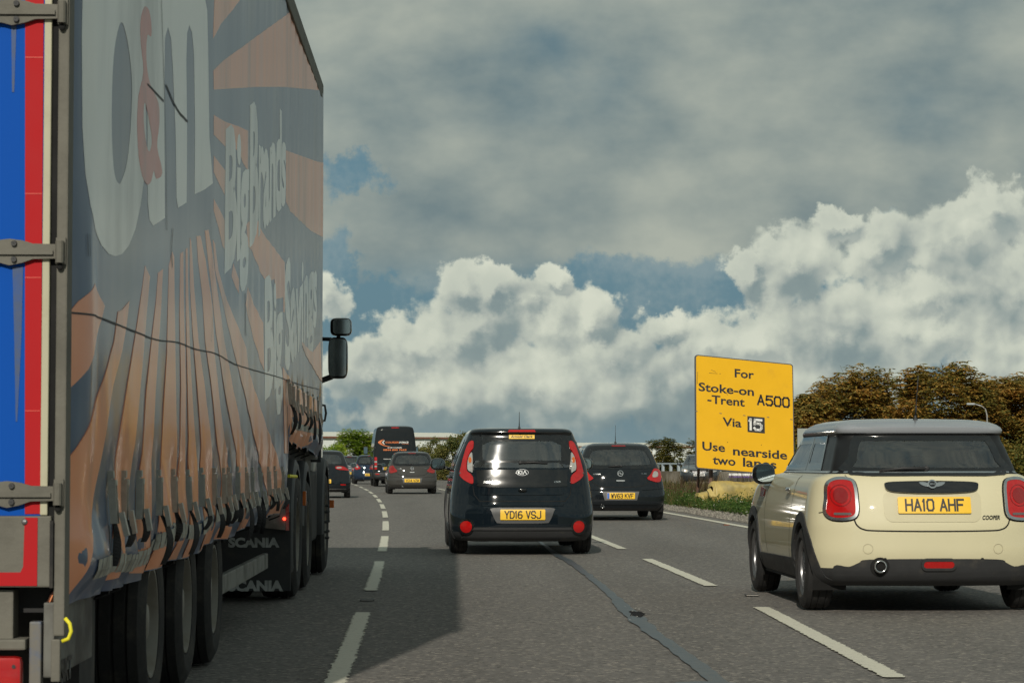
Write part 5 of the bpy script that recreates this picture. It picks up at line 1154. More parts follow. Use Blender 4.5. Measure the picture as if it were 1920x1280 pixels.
# ---- cream three-door hatchback
def mini_deco(root, B):
    lens = rrect(0, 0, .225, .285, .085, 6)
    for sg in (-1, 1):
        cx = sg*.645; poly = spl([(cx+sg*q[0], .812+q[1]) for q in [(.94*a_, .95*b_) for a_, b_ in [(-.082, .145), (.02, .150), (.085, .105), (.100, 0), (.112, -.10), (.06, -.150), (-.06, -.148), (-.112, -.11), (-.118, 0), (-.112, .10)]]], 4)
        if sg > 0: poly = poly[::-1]
        l = patch('tail_light', [inset(poly, .012)], B.rear, M['red_lens'], root, .018, .05, .03)
        patch('light_surround', [inset(poly, -.008), inset(poly, .012)], B.rear, M['chrome'], l, .022, .05, .03)
        patch('light_seal', [inset(poly, -.014), inset(poly, -.006)], B.rear, M['dark'], l, .006, .05, .02)
        patch('light_centre', [ell2(cx-sg*.005, .835, .050, .055, 24)], B.rear, M['dark_red'], l, .022, .05, .004)
        patch('light_inner_ring', [ell2(cx-sg*.005, .835, .072, .078, 24), ell2(cx-sg*.005, .835, .066, .072, 24)], B.rear, M['dark_red'], l, .021, .05, .004)
        patch('reverse_lens', [rrect(cx-sg*.01, .705, .115, .018, .008, 3)], B.rear, mat('smoked_lens', (.12, .10, .10), .2, coat=1), l, .022, .05, .004)
    hb = spl([(-.335, .905), (-.31, .925), (-.15, .932), (0, .934), (.15, .932), (.31, .925), (.335, .905), (.30, .868), (.15, .856), (0, .854), (-.15, .856), (-.30, .868)], 4)
    h = patch('tailgate_handle', [hb], B.rear, mat('dark_chrome', (.035, .037, .04), .12, metal=.7, coat=1), root, .028, .05, .035)
    ring_patch('handle_edge', inset(hb, .002), .005, B.rear, M['gloss_black'], h, .024, .03)
    wing = spl([(-.10, .012), (-.05, .012), (-.03, .006), (.03, .006), (.05, .012), (.10, .012), (.075, -.006), (.03, -.014), (-.03, -.014), (-.075, -.006)], 2)
    b = patch('wing_badge', [[(x*.95, .908+z*1.2) for x, z in wing]], B.rear, M['chrome'], root, .036, .1, .006)
    patch('badge_ring', [ell2(0, .908, .034, .030, 20), ell2(0, .908, .024, .020, 20)], B.rear, M['chrome'], b, .042, .1, .006)
    patch('badge_disc', [ell2(0, .908, .026, .022, 20)], B.rear, M['gloss_black'], b, .040, .1, .004)
    patch('badge_letters', fit(bm_text('MINI', .02), -.017, .017, .902, .914), B.rear, M['chrome'], b, .043, .1, 0)
    rec = rrect(0, .762, .70, .22, .06, 5)
    patch('plate_recess', [[(x*(1+.12*(z-.7)), z) for x, z in rec]], B.rear, mat('cream_recess_shade', (.545, .50, .33), .55, coat=.8, var=.03), root, .0035, .06, .004)  # body cream darkened, so the recess shade is in its colour
    add_plate(root, B, 'HA10 AHF', .01, .768, wt=.525, h_=.115, tw=.43)
    patch('model_lettering', fit(bm_text('COOPER', .015, .25), .355, .485, .668, .698), B.rear, M['gloss_black'], root, .008, .05, .003)
    # tailgate shut line
    shut(root, B.rear, spl([(-.60, .985), (-.585, .96)], 1, False)[:2]+[], .004)
    tg = [(-.562, .672), (-.545, .63), (-.50, .60), (-.40, .590), (0, .586), (.40, .590), (.50, .60), (.545, .63), (.562, .672)]
    shut(root, B.rear, spl(tg, 5, False), .010)
    shut(root, B.rear, spl([(-.79, .715), (-.755, .722), (-.735, .728)], 3, False), .006); shut(root, B.rear, spl([(.79, .715), (.755, .722), (.735, .728)], 3, False), .006)
    for sg in (-1, 1):
        patch('parking_sensor', [ell2(sg*.47, .46, .036, .036, 20), ell2(sg*.47, .46, .033, .033, 20)], B.rear, mat('sensor_ring', (.33, .29, .19), .5), root, .002, .1, 0)
        patch('parking_sensor', [ell2(sg*.35, .385, .014, .014, 12)], B.rear, M['gloss_black'], root, .008, .1, 0)
    # lower bumper: a higher cladding centre
    cl = spl([(-.70, .20), (-.70, .335), (-.60, .332), (-.53, .362), (-.46, .385), (0, .390), (.46, .385), (.53, .362), (.60, .332), (.70, .335), (.70, .20)], 4, False)
    patch('bumper_cladding', [cl], B.rear, M['plastic'], root, .010, .06, .02)
    fl = rrect(.035, .352, .22, .048, .023, 4)
    l = patch('fog_light', [fl], B.rear, M['red_lens'], root, .018, .06, .006); ring_patch('fog_light_surround', fl, .018, B.rear, M['plastic'], l, .022, .03)
    ex = MB(); y0 = B.rear(-.385, .33).y; ex.lathe([(-.02, .034), (-.028, .040), (-.02, .047), (.10, .047)], 24, 'y', (-.385, y0-.015, .335)); e1 = ex.obj('exhaust_pipe', M['chrome'], root, True)
    ex = MB(); ex.lathe([(-.018, .034), (.10, .034)], 24, 'y', (-.385, y0-.015, .335)); ex.lathe([(.02, .001), (.02, .034)], 24, 'y', (-.385, y0-.015, .335)); ex.obj('exhaust_bore', M['dark'], e1)
    cut = ell2(-.385, .335, .068, .068, 24); patch('exhaust_recess', [cut], B.rear, M['dark'], root, .012, .1, 0)
    wiper(root, B, -.02, 1.035, -.36, 1.02)
    # chrome belt line, roof edge, door
    for sg in (-1, 1):
        patch('belt_trim', [[(.22, 1.0), (2.75, .998), (2.75, 1.008), (.22, 1.012)]], B.side(sg), M['chrome'], root, .006, .1, .008, sg)
        shut(root, B.side(sg), spl([(1.10, .975), (1.10, .80), (1.12, .60), (1.14, .36)], 4, False), .009, sg)
        shut(root, B.side(sg), spl([(2.42, .95), (2.47, .8), (2.45, .6), (2.30, .36)], 4, False), .009, sg)
        hnd = MB(); hnd.ell((sg*(B.hw(.86)+.022), 1.28, .872), .016, .085, .018, 8, p=2.6); hnd.obj('door_handle', M['chrome'], root, True)
        patch('side_scuttle', [[(2.60, .86), (2.86, .88), (2.80, .80), (2.62, .80)]], B.side(sg), M['red_lens'], root, .008, .1, .01, sg)
        sc = [(ax_, .20) for ax_ in (.95, 2.75)]
        patch('sill_cladding', [[(.86, .20), (2.72, .20), (2.72, .345), (.86, .365)]], B.side(sg), M['plastic'], root, .012, .12, .03, sg)
        door_mirror(root, sg, sg*.875, 2.42, .985, .094, .086, M['gloss_black'])
    patch('belt_trim', [[(-.60, .999), (.60, .999), (.60, 1.010), (-.60, 1.010)]], B.rear, M['chrome'], root, .008, .06, .008)
    aerial(root, .0, .62, 1.378, .34, .12)
    for sx in (-1, 1):
        pass
mini_tab = [(.19, .78, .16, .30, 3.60), (.25, .83, .06, .33, 3.72), (.34, .858, .02, .36, 3.79), (.46, .868, 0, .38, 3.82), (.60, .866, .0, .40, 3.81), (.72, .856, .02, .40, 3.76), (.84, .835, .055, .39, 3.66), (.93, .81, .09, .38, 3.42),
            (.975, .775, .115, .34, 2.98), (1.00, .690, .140, .26, 2.82), (1.06, .668, .185, .23, 2.70), (1.18, .632, .275, .21, 2.47), (1.275, .605, .345, .20, 2.30), (1.305, .622, .325, .20, 2.24), (1.335, .612, .32, .22, 2.16), (1.37, .575, .42, .26, 2.02), (1.395, .47, .62, .26, 1.85), (1.405, .30, .9, .22, 1.60)]
MINI = dict(tab=mini_tab, R=.305, axles=(.60, 3.095), belt=.995, bands=[(.19, 'lower_trim', M['plastic']), (.32, 'body', cream), (.995, 'window_pillars', mat('satin_black_pillar', (.010, .011, .012), .4, spec=.35)), (1.292, 'roof', roofgrey)],
    paint=cream, win_rear=spl([(-.555, 1.014), (0, 1.008), (.555, 1.014), (.535, 1.10), (.480, 1.250), (.35, 1.262), (0, 1.264), (-.35, 1.262), (-.480, 1.250), (-.535, 1.10)], 3),
    win_side=[[(.80, 1.045), (1.42, 1.04), (1.42, 1.25), (.90, 1.25)], [(1.49, 1.04), (2.52, 1.035), (2.26, 1.19), (2.10, 1.245), (1.49, 1.25)]], win_front=[(-.60, 1.02), (.60, 1.02), (.52, 1.27), (-.52, 1.27)],
    rear_glass=M['glass'], side_glass=M['glass'], frit_w=.03, arch_w=.060, arch_mat=M['plastic'], arch_ang=(-22, 202), tw=.205, inset=.0, spokes=5, tri=True, deco=[mini_deco], dz=.025, rear_heads=False, fs=1.35)
car('hatchback_car', 3.02, 17.45, .040, 'cream three-door hatchback with grey roof and oval chrome-ringed tail lights, nearest on the right', 'car', MINI, 'cars queuing in the three lanes')

# ---- black boxy car with round reflectors
def soul_deco(root, B):
    for sg in (-1, 1):
        outer = [(.595, 1.325), (.66, 1.20), (.72, 1.0), (.735, .90), (.655, .842), (.575, .82), (.572, .87), (.565, .96), (.575, 1.10)]
        red = spl([(.560, 1.325), (.615, 1.300), (.665, 1.17), (.712, .99), (.716, .92), (.66, .862), (.575, .825), (.570, .90), (.600, .945), (.640, .985), (.635, 1.10), (.595, 1.20), (.565, 1.24)], 3)
        inner = spl([(.592, .965), (.628, .995), (.622, 1.10), (.592, 1.175), (.572, 1.17), (.572, .97)], 3)
        if sg < 0: red, inner = mirror(red), mirror(inner)
        l = patch('tail_light', [red], B.rear, M['red_lens'], root, .016, .05, .03)
        patch('indicator_lens', [inner], B.rear, M['clear_lens'], l, .0235, .05, .02)
        patch('amber_bulb', [ell2(sg*.598, 1.10, .018, .035, 12)], B.rear, M['amber'], l, .027, .05, .003)
        rf = ell2(sg*.648, .335, .066, .066, 28)
        q = patch('round_reflector', [rf], B.rear, M['red_lens'], root, .022, .04, .01)
        patch('reflector_bezel', [inset(rf, -.022), rf], B.rear, M['gloss_black'], q, .028, .04, .03)
        for s2 in (-1, 1): pass
        shut(root, B.rear, [(sg*.575, .80), (sg*.56, .70), (sg*.50, .625)], .009)
        shut(root, B.side(sg), spl([(1.05, 1.0), (1.02, .75), (1.12, .55), (1.18, .35)], 4, False), .008, sg)
        shut(root, B.side(sg), spl([(1.95, 1.0), (1.95, .32)], 4, False), .008, sg)
        patch('roof_trim', [[(.45, 1.30), (.85, 1.36), (2.3, 1.38), (2.3, 1.40), (.8, 1.385), (.42, 1.33)]], B.side(sg), M['chrome'], root, .005, .1, .006, sg)
        for yy in (1.25, 2.15):
            hnd = MB(); hnd.ell((sg*(B.hw(.92)+.03), yy, .90), .018, .10, .018, 8, p=2.6); hnd.obj('door_handle', M['gloss_black'], root, True)
        door_mirror(root, sg, sg*.945, 2.85, 1.055, .098, .078, M['gloss_black'])
        patch('sill_cladding', [[(1.15, .19), (2.9, .19), (2.9, .32), (1.15, .32)]], B.side(sg), M['plastic'], root, .012, .12, .03, sg)
    shut(root, B.rear, [(-.50, .625), (.50, .625)], .010)
    # gloss panel round the glass down over the tailgate
    pn = spl([(-.50, .985), (0, .99), (.50, .985), (.53, .96), (.52, .83), (.48, .795), (0, .785), (-.48, .795), (-.52, .83), (-.53, .96)], 4)
    patch('tailgate_panel', [pn], B.rear, M['gloss_black'], root, .010, .06, .014)
    kb = ell2(.0, .955, .073, .038, 28); b = patch('oval_badge', [kb], B.rear, M['gloss_black'], root, .016, .1, .006)
    patch('badge_rim', [kb, ell2(0, .955, .069, .034, 28)], B.rear, M['chrome'], b, .020, .1, .006)
    patch('badge_letters', bm_polys([[q] for ln in ([[(-.048, .936), (-.048, .974)], [(-.02, .974), (-.045, .955), (-.02, .936)]], [[(-.004, .936), (-.004, .974)]], [[(.012, .936), (.030, .974), (.048, .936)]]) for q in strokes(ln, .008)]), B.rear, M['chrome'], b, .021, .1, .003)
    patch('model_lettering', fit(bm_text('SOUL', .03, .3), -.455, -.335, .832, .858), B.rear, M['chrome'], root, .014, .1, .003)
    patch('trim_lettering', fit(bm_text('CRDi', .03, .1), .37, .45, .838, .858), B.rear, M['chrome'], root, .014, .1, .003)
    hd = MB(); P = B.rear(0, .752); hd.ell((0, P.y-.02, .755), .05, .025, .022, 8, p=3); hd.obj('tailgate_handle', M['gloss_black'], root, True)
    for zc, hh in ((.715, .035), (.585, .03)):      # pressed horizontal ridges
        patch('pressed_ridge', [spl([(-.47, zc), (-.40, zc+hh/2), (.40, zc+hh/2), (.47, zc), (.40, zc-hh/2), (-.40, zc-hh/2)], 3)], B.rear, blackpaint, root, .010, .06, .014)
    rec = spl([(-.345, .545), (0, .55), (.345, .545), (.36, .50), (.31, .39), (.26, .372), (0, .37), (-.26, .372), (-.31, .39), (-.36, .50)], 4)
    patch('plate_recess', [rec], B.rear, mat('dark_grey_plastic', (.06, .062, .064), .5, bump=.1, bscale=200), root, .010, .06, .012)
    add_plate(root, B, 'YD16 VSJ', .0, .468, wt=.52, h_=.115, tw=.43, off=.026)
    cl = spl([(-.60, .30), (0, .305), (.60, .30), (.66, .24), (.60, .17), (-.60, .17), (-.66, .24)], 4)
    patch('bumper_cladding', [cl], B.rear, M['plastic'], root, .014, .07, .02)
    patch('bumper_lip', [[(-.58, .30), (.58, .30), (.56, .325), (-.56, .325)]], B.rear, M['plastic'], root, .030, .07, .02)
    patch('brake_light', [[(-.165, 1.432), (.165, 1.432), (.15, 1.450), (-.15, 1.450)]], B.rear, M['red_lens'], root, .012, .05, .012)
    st = patch('dealer_sticker', [rrect(0, 1.375, .30, .052, .004, 2)], B.rear, M['plate'], root, .014, .1, .002)
    patch('sticker_lettering', fit(bm_text('Arnold Clark', .025, .2), -.13, .13, 1.360, 1.392), B.rear, M['ink'], st, .018, .1, 0, smooth=False)
    wiper(root, B, -.02, 1.075, .30, 1.065)
    aerial(root, -.02, .42, 1.462, .21, .02)
soul_tab = [(.165, .765, .14, .30, 3.95), (.22, .805, .05, .33, 4.05), (.34, .832, .0, .36, 4.12), (.48, .840, .0, .38, 4.14), (.60, .836, .03, .40, 4.13), (.70, .828, .058, .40, 4.08), (.83, .810, .085, .40, 3.92), (.93, .795, .115, .38, 3.55), (1.0, .785, .135, .36, 3.15), (1.10, .755, .162, .33, 2.95),
            (1.22, .705, .195, .31, 2.70), (1.33, .655, .225, .29, 2.50), (1.40, .625, .245, .27, 2.36), (1.43, .61, .215, .27, 2.30), (1.46, .585, .24, .27, 2.22), (1.48, .52, .42, .26, 2.05), (1.49, .38, .75, .22, 1.80)]
SOUL = dict(tab=soul_tab, R=.315, axles=(.72, 3.29), belt=1.0, bands=[(.165, 'lower_trim', M['plastic']), (.27, 'body', blackpaint), (1.0, 'window_pillars', blackpaint), (1.425, 'roof', blackpaint)],
    paint=blackpaint, rear_glass=M['glass_light'], win_rear=spl([(-.545, 1.02), (0, 1.015), (.545, 1.02), (.545, 1.10), (.545, 1.36), (.50, 1.405), (0, 1.41), (-.50, 1.405), (-.545, 1.36), (-.545, 1.10)], 3),
    win_side=[[(.95, 1.03), (1.95, 1.02), (1.95, 1.37), (1.02, 1.35)], [(2.0, 1.02), (2.95, 1.01), (2.6, 1.25), (2.35, 1.37), (2.0, 1.37)]], win_front=[(-.66, 1.05), (.66, 1.05), (.57, 1.38), (-.57, 1.38)],
    frit_w=.085, arch_w=.05, arch_mat=M['plastic'], tw=.215, inset=.0, spokes=5, deco=[soul_deco], dz=.025, n=2.7)
car('hatchback_car', .125, 28.35, .046, 'black boxy hatchback with tall curved tail lights and two round red bumper reflectors', 'car', SOUL, 'cars queuing in the three lanes')

# ---- rounded superminis with triangular lights
def supermini_deco(plate, body, band, tall=0, lens=None, dark_lights=False, exhaust=True, badge='ring', mirrors=None, brake=True, roofrail=False):
    def f(root, B):
        for sg in (-1, 1):
            tri = spl([(.64, .955), (.735, .935), (.775, .87), (.765, .735), (.70, .705), (.60, .725), (.50, .775), (.575, .86)], 3)
            inn = spl([(.63, .90), (.70, .89), (.70, .81), (.60, .80)], 3)
            if sg < 0: tri, inn = mirror(tri), mirror(inn)
            l = patch('tail_light', [tri], B.rear, M['red_lens'] if not dark_lights else mat('smoked_red', (.28, .012, .01), .15, coat=1), root, .016, .06, .03)
            patch('indicator_lens', [inn], B.rear, M['clear_lens'] if not dark_lights else M['dark_red'], l, .021, .06, .004)
            shut(root, B.side(sg), spl([(1.25, .95), (1.22, .7), (1.28, .35)], 3, False), .008, sg)
            door_mirror(root, sg, sg*.93, 2.45, .985, .085, .065, mirrors or body)
            hnd = MB(); hnd.ell((sg*(B.hw(.85)+.022), 1.45, .85), .016, .09, .016, 6, p=2.6); hnd.obj('door_handle', body, root, True)
        tg = spl([(-.60, .80), (-.52, .71), (-.38, .635), (0, .615), (.38, .635), (.52, .71), (.60, .80)], 4, False)
        shut(root, B.rear, tg, .012)
        b = patch('round_badge', [ell2(0, .868, .055, .055, 22)], B.rear, M['chrome'], root, .014, .1, .008)
        patch('badge_disc', [ell2(0, .868, .044, .044, 22)], B.rear, M['gloss_black'], b, .016, .1, .002)
        patch('badge_emblem', bm_polys([[q] for q in strokes([[(-.038, .878), (.0, .878), (.0, .858), (.038, .858)]], .012)]), B.rear, M['chrome'], b, .018, .1, .002)
        patch('model_lettering', fit(bm_text('CORSA', .03), -.50, -.36, .845, .866), B.rear, M['chrome'], root, .010, .1, .002)
        patch('trim_lettering', fit(bm_text('1.2i', .03), .40, .49, .855, .875), B.rear, M['chrome'], root, .010, .1, .002)
        patch('handle_strip', [rrect(0, .735, .16, .02, .008, 2)], B.rear, M['chrome'], root, .012, .1, .006)
        rec = [(-.345, .535), (.345, .535), (.30, .375), (-.30, .375)]
        patch('plate_recess', [rec], B.rear, mat('plate_recess_grey', (.09, .092, .094), .5), root, .006, .08, .008)
        add_plate(root, B, plate, 0, .455, band)
        for sg in (-1, 1): patch('bumper_crease', [[(sg*.40, .575), (sg*.78, .60), (sg*.80, .585), (sg*.40, .555)]], B.rear, body, root, .016, .08, .02)
        patch('bumper_lip', [[(-.70, .30), (.70, .30), (.68, .335), (-.68, .335)]], B.rear, body, root, .018, .08, .02)
        patch('brake_light', [rrect(0, 1.378, .26, .02, .008, 2)], B.rear, M['dark_red'], root, .012, .1, .006)
        if exhaust:
            ex = MB(); y0 = B.rear(-.34, .26).y; ex.lathe([(.06, .025), (-.02, .025), (-.02, .032), (.10, .032)], 16, 'y', (-.34, y0-.01, .262)); ex.obj('exhaust_pipe', M['chrome'], root, True)
        wiper(root, B, .02, 1.005, -.22, .995)
        aerial(root, -.01, .95, 1.438, .34, .03)
    return f
cor_tab = [(.175, .76, .14, .30, 3.80), (.24, .80, .05, .33, 3.9), (.35, .838, .0, .36, 3.98), (.48, .852, .0, .38, 4.0), (.60, .848, .03, .40, 3.98), (.72, .832, .055, .41, 3.92), (.84, .806, .085, .41, 3.75), (.92, .783, .115, .40, 3.4), (.98, .76, .15, .38, 3.05),
           (1.08, .722, .22, .36, 2.82), (1.20, .675, .305, .33, 2.58), (1.30, .63, .385, .31, 2.40), (1.37, .585, .43, .30, 2.24), (1.41, .53, .50, .30, 2.05), (1.435, .43, .72, .28, 1.85), (1.445, .28, 1.0, .22, 1.65)]
def supermini(paint, deco, **kw):
    S = dict(tab=cor_tab, R=.30, axles=(.64, 3.15), belt=.965, bands=[(.175, 'lower_trim', M['plastic']), (.23, 'body', paint), (.965, 'window_pillars', paint), (1.385, 'roof', paint)], paint=paint,
      win_rear=spl([(-.52, .985), (0, .975), (.52, .985), (.625, 1.04), (.615, 1.14), (.54, 1.29), (.42, 1.345), (0, 1.36), (-.42, 1.345), (-.54, 1.29), (-.615, 1.14), (-.625, 1.04)], 3),
      win_side=[[(.95, 1.02), (1.42, .985), (1.42, 1.32), (1.10, 1.31)], [(1.48, .985), (2.72, .975), (2.30, 1.22), (2.08, 1.33), (1.48, 1.33)]], win_front=[(-.62, 1.02), (.62, 1.02), (.54, 1.34), (-.54, 1.34)],
      rear_glass=M['privacy'], frit_w=.045, tw=.195, inset=.01, deco=[deco], dz=.032, n=2.5); S.update(kw); return S
car('hatchback_car', 2.02, 45.2, .053, 'black rounded hatchback, plate WV63 KVF, in the right lane beside the verge', 'car', supermini(blackpaint2, supermini_deco('WV63 KVF', blackpaint2, True)), 'cars queuing in the three lanes')
car('hatchback_car', -3.40, 83, .074, 'grey-brown metallic hatchback with plate YC14 VZW driving just behind the dark van', 'car', supermini(greypaint, supermini_deco('YC14 VZW', greypaint, False, dark_lights=True)), 'cars queuing in the three lanes')

def blade_deco(plate, body, mirrors, hi=False):
    def f(root, B):
        for sg in (-1, 1):
            tri = spl([(.40, .945), (.62, .945), (.755, .865), (.78, .82), (.66, .835), (.42, .865)], 3)
            inn = spl([(.43, .925), (.56, .925), (.56, .89), (.43, .885)], 2)
            if sg < 0: tri, inn = mirror(tri), mirror(inn)
            l = patch('tail_light', [tri], B.rear, M['red_lens'], root, .014, .06, .03); patch('reverse_lens', [inn], B.rear, M['clear_lens'], l, .019, .06, .004)
            patch('bumper_reflector', [rrect(sg*.62, .40, .16, .035, .012, 2)], B.rear, M['red_lens'], root, .016, .06, .006)
            door_mirror(root, sg, sg*.95, 2.5, .99, .10, .07, mirrors)
            hnd = MB(); hnd.ell((sg*(B.hw(.85)+.022), 1.45, .85), .016, .09, .016, 6, p=2.6); hnd.obj('door_handle', body, root, True)
        shut(root, B.rear, spl([(-.60, .84), (-.55, .70), (-.45, .62), (0, .60), (.45, .62), (.55, .70), (.60, .84)], 4, False), .012)
        patch('model_lettering', fit(bm_text('1.5 dCi', .03), -.12, .12, .72, .745), B.rear, M['chrome'], root, .010, .1, .002)
        add_plate(root, B, plate, 0, .50, False)
        patch('bumper_lip', [[(-.72, .26), (.72, .26), (.70, .285), (-.70, .285)]], B.rear, M['alloy'], root, .018, .08, .02)
        wiper(root, B, .0, 1.005, -.28, .995); aerial(root, 0, .95, 1.438, .12, .03)
    return f
car('hatchback_car', -5.72, 73.5, .069, 'black hatchback with wide blade-shaped tail lights half hidden by the lorry in the left lane', 'car', supermini(blackpaint2, blade_deco('WC06 YHJ', blackpaint2, mat('silver_mirror_cap', (.4, .41, .42), .3, metal=.6, coat=.8))), 'cars queuing in the three lanes')
car('hatchback_car', -7.02, 121, .094, 'dark blue hatchback ahead of the van, only its left half showing', 'car', supermini(bluepaint, supermini_deco('WC13 YDA', bluepaint, False, dark_lights=False), dz=.05), 'cars queuing in the three lanes')
car('hatchback_car', -9.2, 138, .10, 'distant slate hatchback glimpsed between the black hatchback and the dark blue one', 'car', supermini(slatepaint, supermini_deco('YC60 VSW', slatepaint, False), dz=.05), 'cars queuing in the three lanes')

# ---- high-roof van
def van_deco(root, B):
    for sg in (-1, 1):
        for k, (z0, z1, mt) in enumerate(((1.14, 1.30, 'red_lens'), (1.06, 1.13, 'clear_lens'), (.93, 1.05, 'red_lens'), (.86, .92, 'clear_lens'), (.76, .85, 'red_lens'))):
            patch('tail_light', [[(sg*.905, z0), (sg*.80, z0), (sg*.80, z1), (sg*.905, z1)]], B.rear, M[mt], root, .02, .05, .02)
        patch('bumper_reflector', [rrect(sg*.78, .55, .17, .05, .01, 2)], B.rear, M['red_lens'], root, .03, .05, .01)
        patch('door_hinge', [rrect(sg*.90, 1.72, .10, .05, .01, 2)], B.rear, M['plastic'], root, .03, .05, .02)
        patch('door_hinge', [rrect(sg*.93, .70, .10, .05, .01, 2)], B.rear, M['plastic'], root, .03, .05, .02)
        shut(root, B.rear, [(sg*.80, 2.42), (sg*.88, 1.4), (sg*.90, .62)], .012)
        patch('side_rib', [[(.5, 1.75), (4.6, 1.75), (4.6, 1.80), (.5, 1.80)]], B.side(sg), vanpaint, root, .012, .2, .02, sg)
        mb = MB(); mb.box(-.10, .10, -.06, .06, -.18, .18, bev=.04); o = mb.obj('door_mirror', M['plastic'], root, True); o.location = (sg*1.17, 5.0, 1.62)
        mb = MB(); mb.tube([(0, 0, 0), (-sg*.2, .05, -.05)], .025, 6); mb.obj('mirror_arm', M['plastic'], o)
        g = MB(); g.prism(rrect(0, 0, .16, .3, .04), 'y', -.066, -.062); g.obj('mirror_glass', M['mirror'], o)
    shut(root, B.rear, [(0, 2.46), (0, .62)], .010); shut(root, B.rear, [(-.80, 2.44), (.80, 2.44)], .012); shut(root, B.rear, [(-.80, 2.20), (.80, 2.20)], .010)
    patch('brake_light', [rrect(0, 2.60, .34, .035, .01, 2)], B.rear, M['red_lens'], root, .014, .1, .01)
    for sg in (-1, 1): patch('blank_window_panel', [rrect(sg*.40, 1.88, .66, .62, .08)], B.rear, vanpaint, root, .010, .1, .02)
    off = .014
    orange = mat('orange_print', (.60, .15, .03), .5); grey = M['white']
    l1 = spl([(-.78, 2.0), (-.66, 1.90), (-.45, 1.825), (-.2, 1.80), (-.46, 1.86), (-.60, 1.93), (-.66, 2.0), (-.60, 2.07), (-.50, 2.12), (-.64, 2.10)], 3)
    patch('logo_swoosh', [[(x+.02, z-.04) for x, z in l1]], B.rear, orange, root, off, .1, 0)
    for k in (0, 1): patch('logo_chevron', [[(-.68+.10*k, 1.955), (-.60+.10*k, 2.04), (-.56+.10*k, 2.04), (-.63+.10*k, 1.955), (-.56+.10*k, 1.87), (-.60+.10*k, 1.87)]], B.rear, orange if k == 0 else grey, root, off+.002, .1, 0)
    patch('company_lettering', fit(bm_text('COURIER', .03, .25), -.43, .16, 1.915, 1.995), B.rear, orange, root, off+.002, .1, 0, smooth=False)
    patch('company_lettering', fit(bm_text('FORCE', .03, .25), .17, .60, 1.915, 1.995), B.rear, grey, root, off+.002, .1, 0, smooth=False)
    patch('lettering_underline', [[(.30, 1.875), (.60, 1.875), (.60, 1.885), (.30, 1.885)]], B.rear, orange, root, off+.002, .1, 0)
    patch('small_lettering', fit(bm_text('24 HR COURIERS', .03), -.34, .30, 1.70, 1.745), B.rear, grey, root, off, .1, 0, smooth=False)
    patch('phone_lettering', fit(bm_text('0844 800 7663', .04), -.53, .50, 1.585, 1.665), B.rear, orange, root, off, .1, 0, smooth=False)
    patch('web_lettering', fit(bm_text('www.courierforce.co.uk', .02), -.52, .52, 1.20, 1.25), B.rear, grey, root, off, .1, 0, smooth=False)
    patch('rear_step', [[(-.62, .45), (.62, .45), (.62, .60), (-.62, .60)]], B.rear, M['plastic'], root, .06, .1, .06)
    patch('door_chrome', [[(-.80, .995), (-.50, .995), (-.50, 1.01), (-.80, 1.01)]], B.rear, M['chrome'], root, .014, .1, .005)
    add_plate(root, B, 'WX60 KPA', -.30, .80, True)
van_tab = [(.33, .88, .10, .15, 5.6), (.42, .94, .0, .18, 5.8), (.60, .97, .0, .18, 5.9), (.66, .975, .06, .18, 5.9), (.9, .975, .06, .18, 5.85), (1.2, .968, .065, .18, 5.5), (1.6, .945, .075, .18, 5.1), (2.0, .905, .095, .18, 4.7), (2.4, .85, .125, .18, 4.4), (2.52, .825, .14, .18, 4.3), (2.60, .79, .17, .18, 4.1), (2.66, .70, .28, .18, 3.9), (2.69, .5, .5, .18, 3.6)]
VAN = dict(tab=van_tab, R=.345, axles=(1.05, 4.75), belt=1.2, bands=[(.33, 'lower_trim', M['plastic']), (.62, 'body', vanpaint), (2.45, 'roof', vanpaint)], paint=vanpaint, tw=.225, inset=.04, deco=[van_deco], dz=.05, n=3.4, spokes=0, rim=M['steel_rim'])
car('courier_van', -5.18, 108, .088, 'tall black courier van with orange and white lettering on its rear doors', 'van', VAN, None)

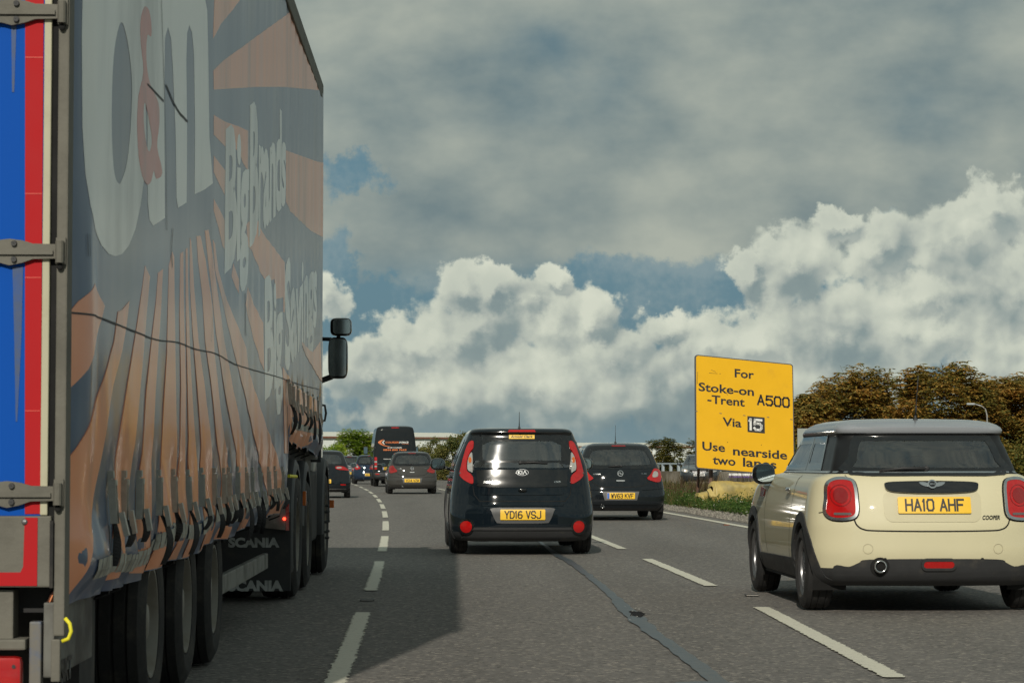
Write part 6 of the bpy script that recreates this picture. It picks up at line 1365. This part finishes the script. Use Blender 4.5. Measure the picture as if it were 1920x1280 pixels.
# ---- oncoming estate: lights at the front
def estate_deco(root, B):
    for sg in (-1, 1):
        h = patch('headlight', [spl([(sg*.50, .72), (sg*.78, .76), (sg*.80, .66), (sg*.56, .60)][::sg], 3)], B.front, M['clear_lens'], root, .012, .06, .02, -1)
        patch('headlight_bulb', [ell2(sg*.64, .68, .04, .04, 12)], B.front, lamp_mat('lit_headlight', (1, .8, .5), 3.0) if sg > 0 else M['clear_lens'], h, .018, .06, .002, -1)
        door_mirror(root, sg, sg*.98, 3.05, 1.0, .10, .07, slatepaint)
        mb = MB(); mb.tube([(sg*.60, .9, 1.46), (sg*.60, 1.3, 1.50), (sg*.58, 2.4, 1.49), (sg*.58, 2.7, 1.45)], .014, 6); mb.obj('roof_rail', M['plastic'], root, True)
    g = spl([(-.40, .72), (.40, .72), (.34, .60), (-.34, .60)], 2); gr = patch('grille', [g], B.front, M['dark'], root, .012, .06, .01, -1)
    patch('grille_surround', [inset(g, -.02), g], B.front, M['chrome'], gr, .018, .06, .01, -1)
    for k in range(5): patch('grille_bar', [[(-.32, .618+k*.02), (.32, .618+k*.02), (.32, .626+k*.02), (-.32, .626+k*.02)]], B.front, M['alloy'], gr, .017, .2, 0, -1)
    p = patch('number_plate', [rrect(0, .50, .52, .11, .008, 2)], B.front, M['white'], root, .02, .1, .01, -1)
    patch('plate_characters', plate_bm('AH0S DYK', 0, .50, .44, .074, .015), lambda u, v: B.front(-u, v), M['ink'], p, .024, .2, 0, 1, smooth=False)
est_tab = [(.19, .80, .14, .30, 4.50), (.30, .85, .03, .33, 4.62), (.45, .885, .0, .36, 4.68), (.62, .885, .02, .38, 4.66), (.74, .875, .05, .38, 4.58), (.86, .84, .08, .36, 4.0), (.94, .81, .10, .34, 3.55), (1.0, .79, .13, .32, 3.35), (1.15, .72, .24, .30, 3.0), (1.30, .64, .36, .28, 2.7), (1.39, .59, .42, .26, 2.45), (1.43, .50, .6, .24, 2.2), (1.45, .3, .9, .2, 1.9)]
EST = dict(tab=est_tab, R=.32, axles=(.9, 3.68), belt=.96, bands=[(.19, 'lower_trim', M['plastic']), (.25, 'body', slatepaint), (.96, 'window_pillars', slatepaint), (1.385, 'roof', slatepaint)], paint=slatepaint,
    win_rear=[(-.55, .98), (.55, .98), (.5, 1.33), (-.5, 1.33)], win_side=[[(.55, 1.0), (1.6, .98), (1.6, 1.34), (.75, 1.34)], [(1.66, .98), (2.3, .98), (2.3, 1.35), (1.66, 1.35)], [(2.36, .98), (3.2, .98), (2.62, 1.28), (2.36, 1.35)]],
    win_front=[(-.66, 1.0), (.66, 1.0), (.54, 1.35), (-.54, 1.35)], frit_w=.03, tw=.205, deco=[estate_deco], dz=.04)
car('estate_car', 9.1, 117, math.pi-.10, 'slate grey estate car coming the other way with one headlight lit, behind the yellow sign', 'car', EST)
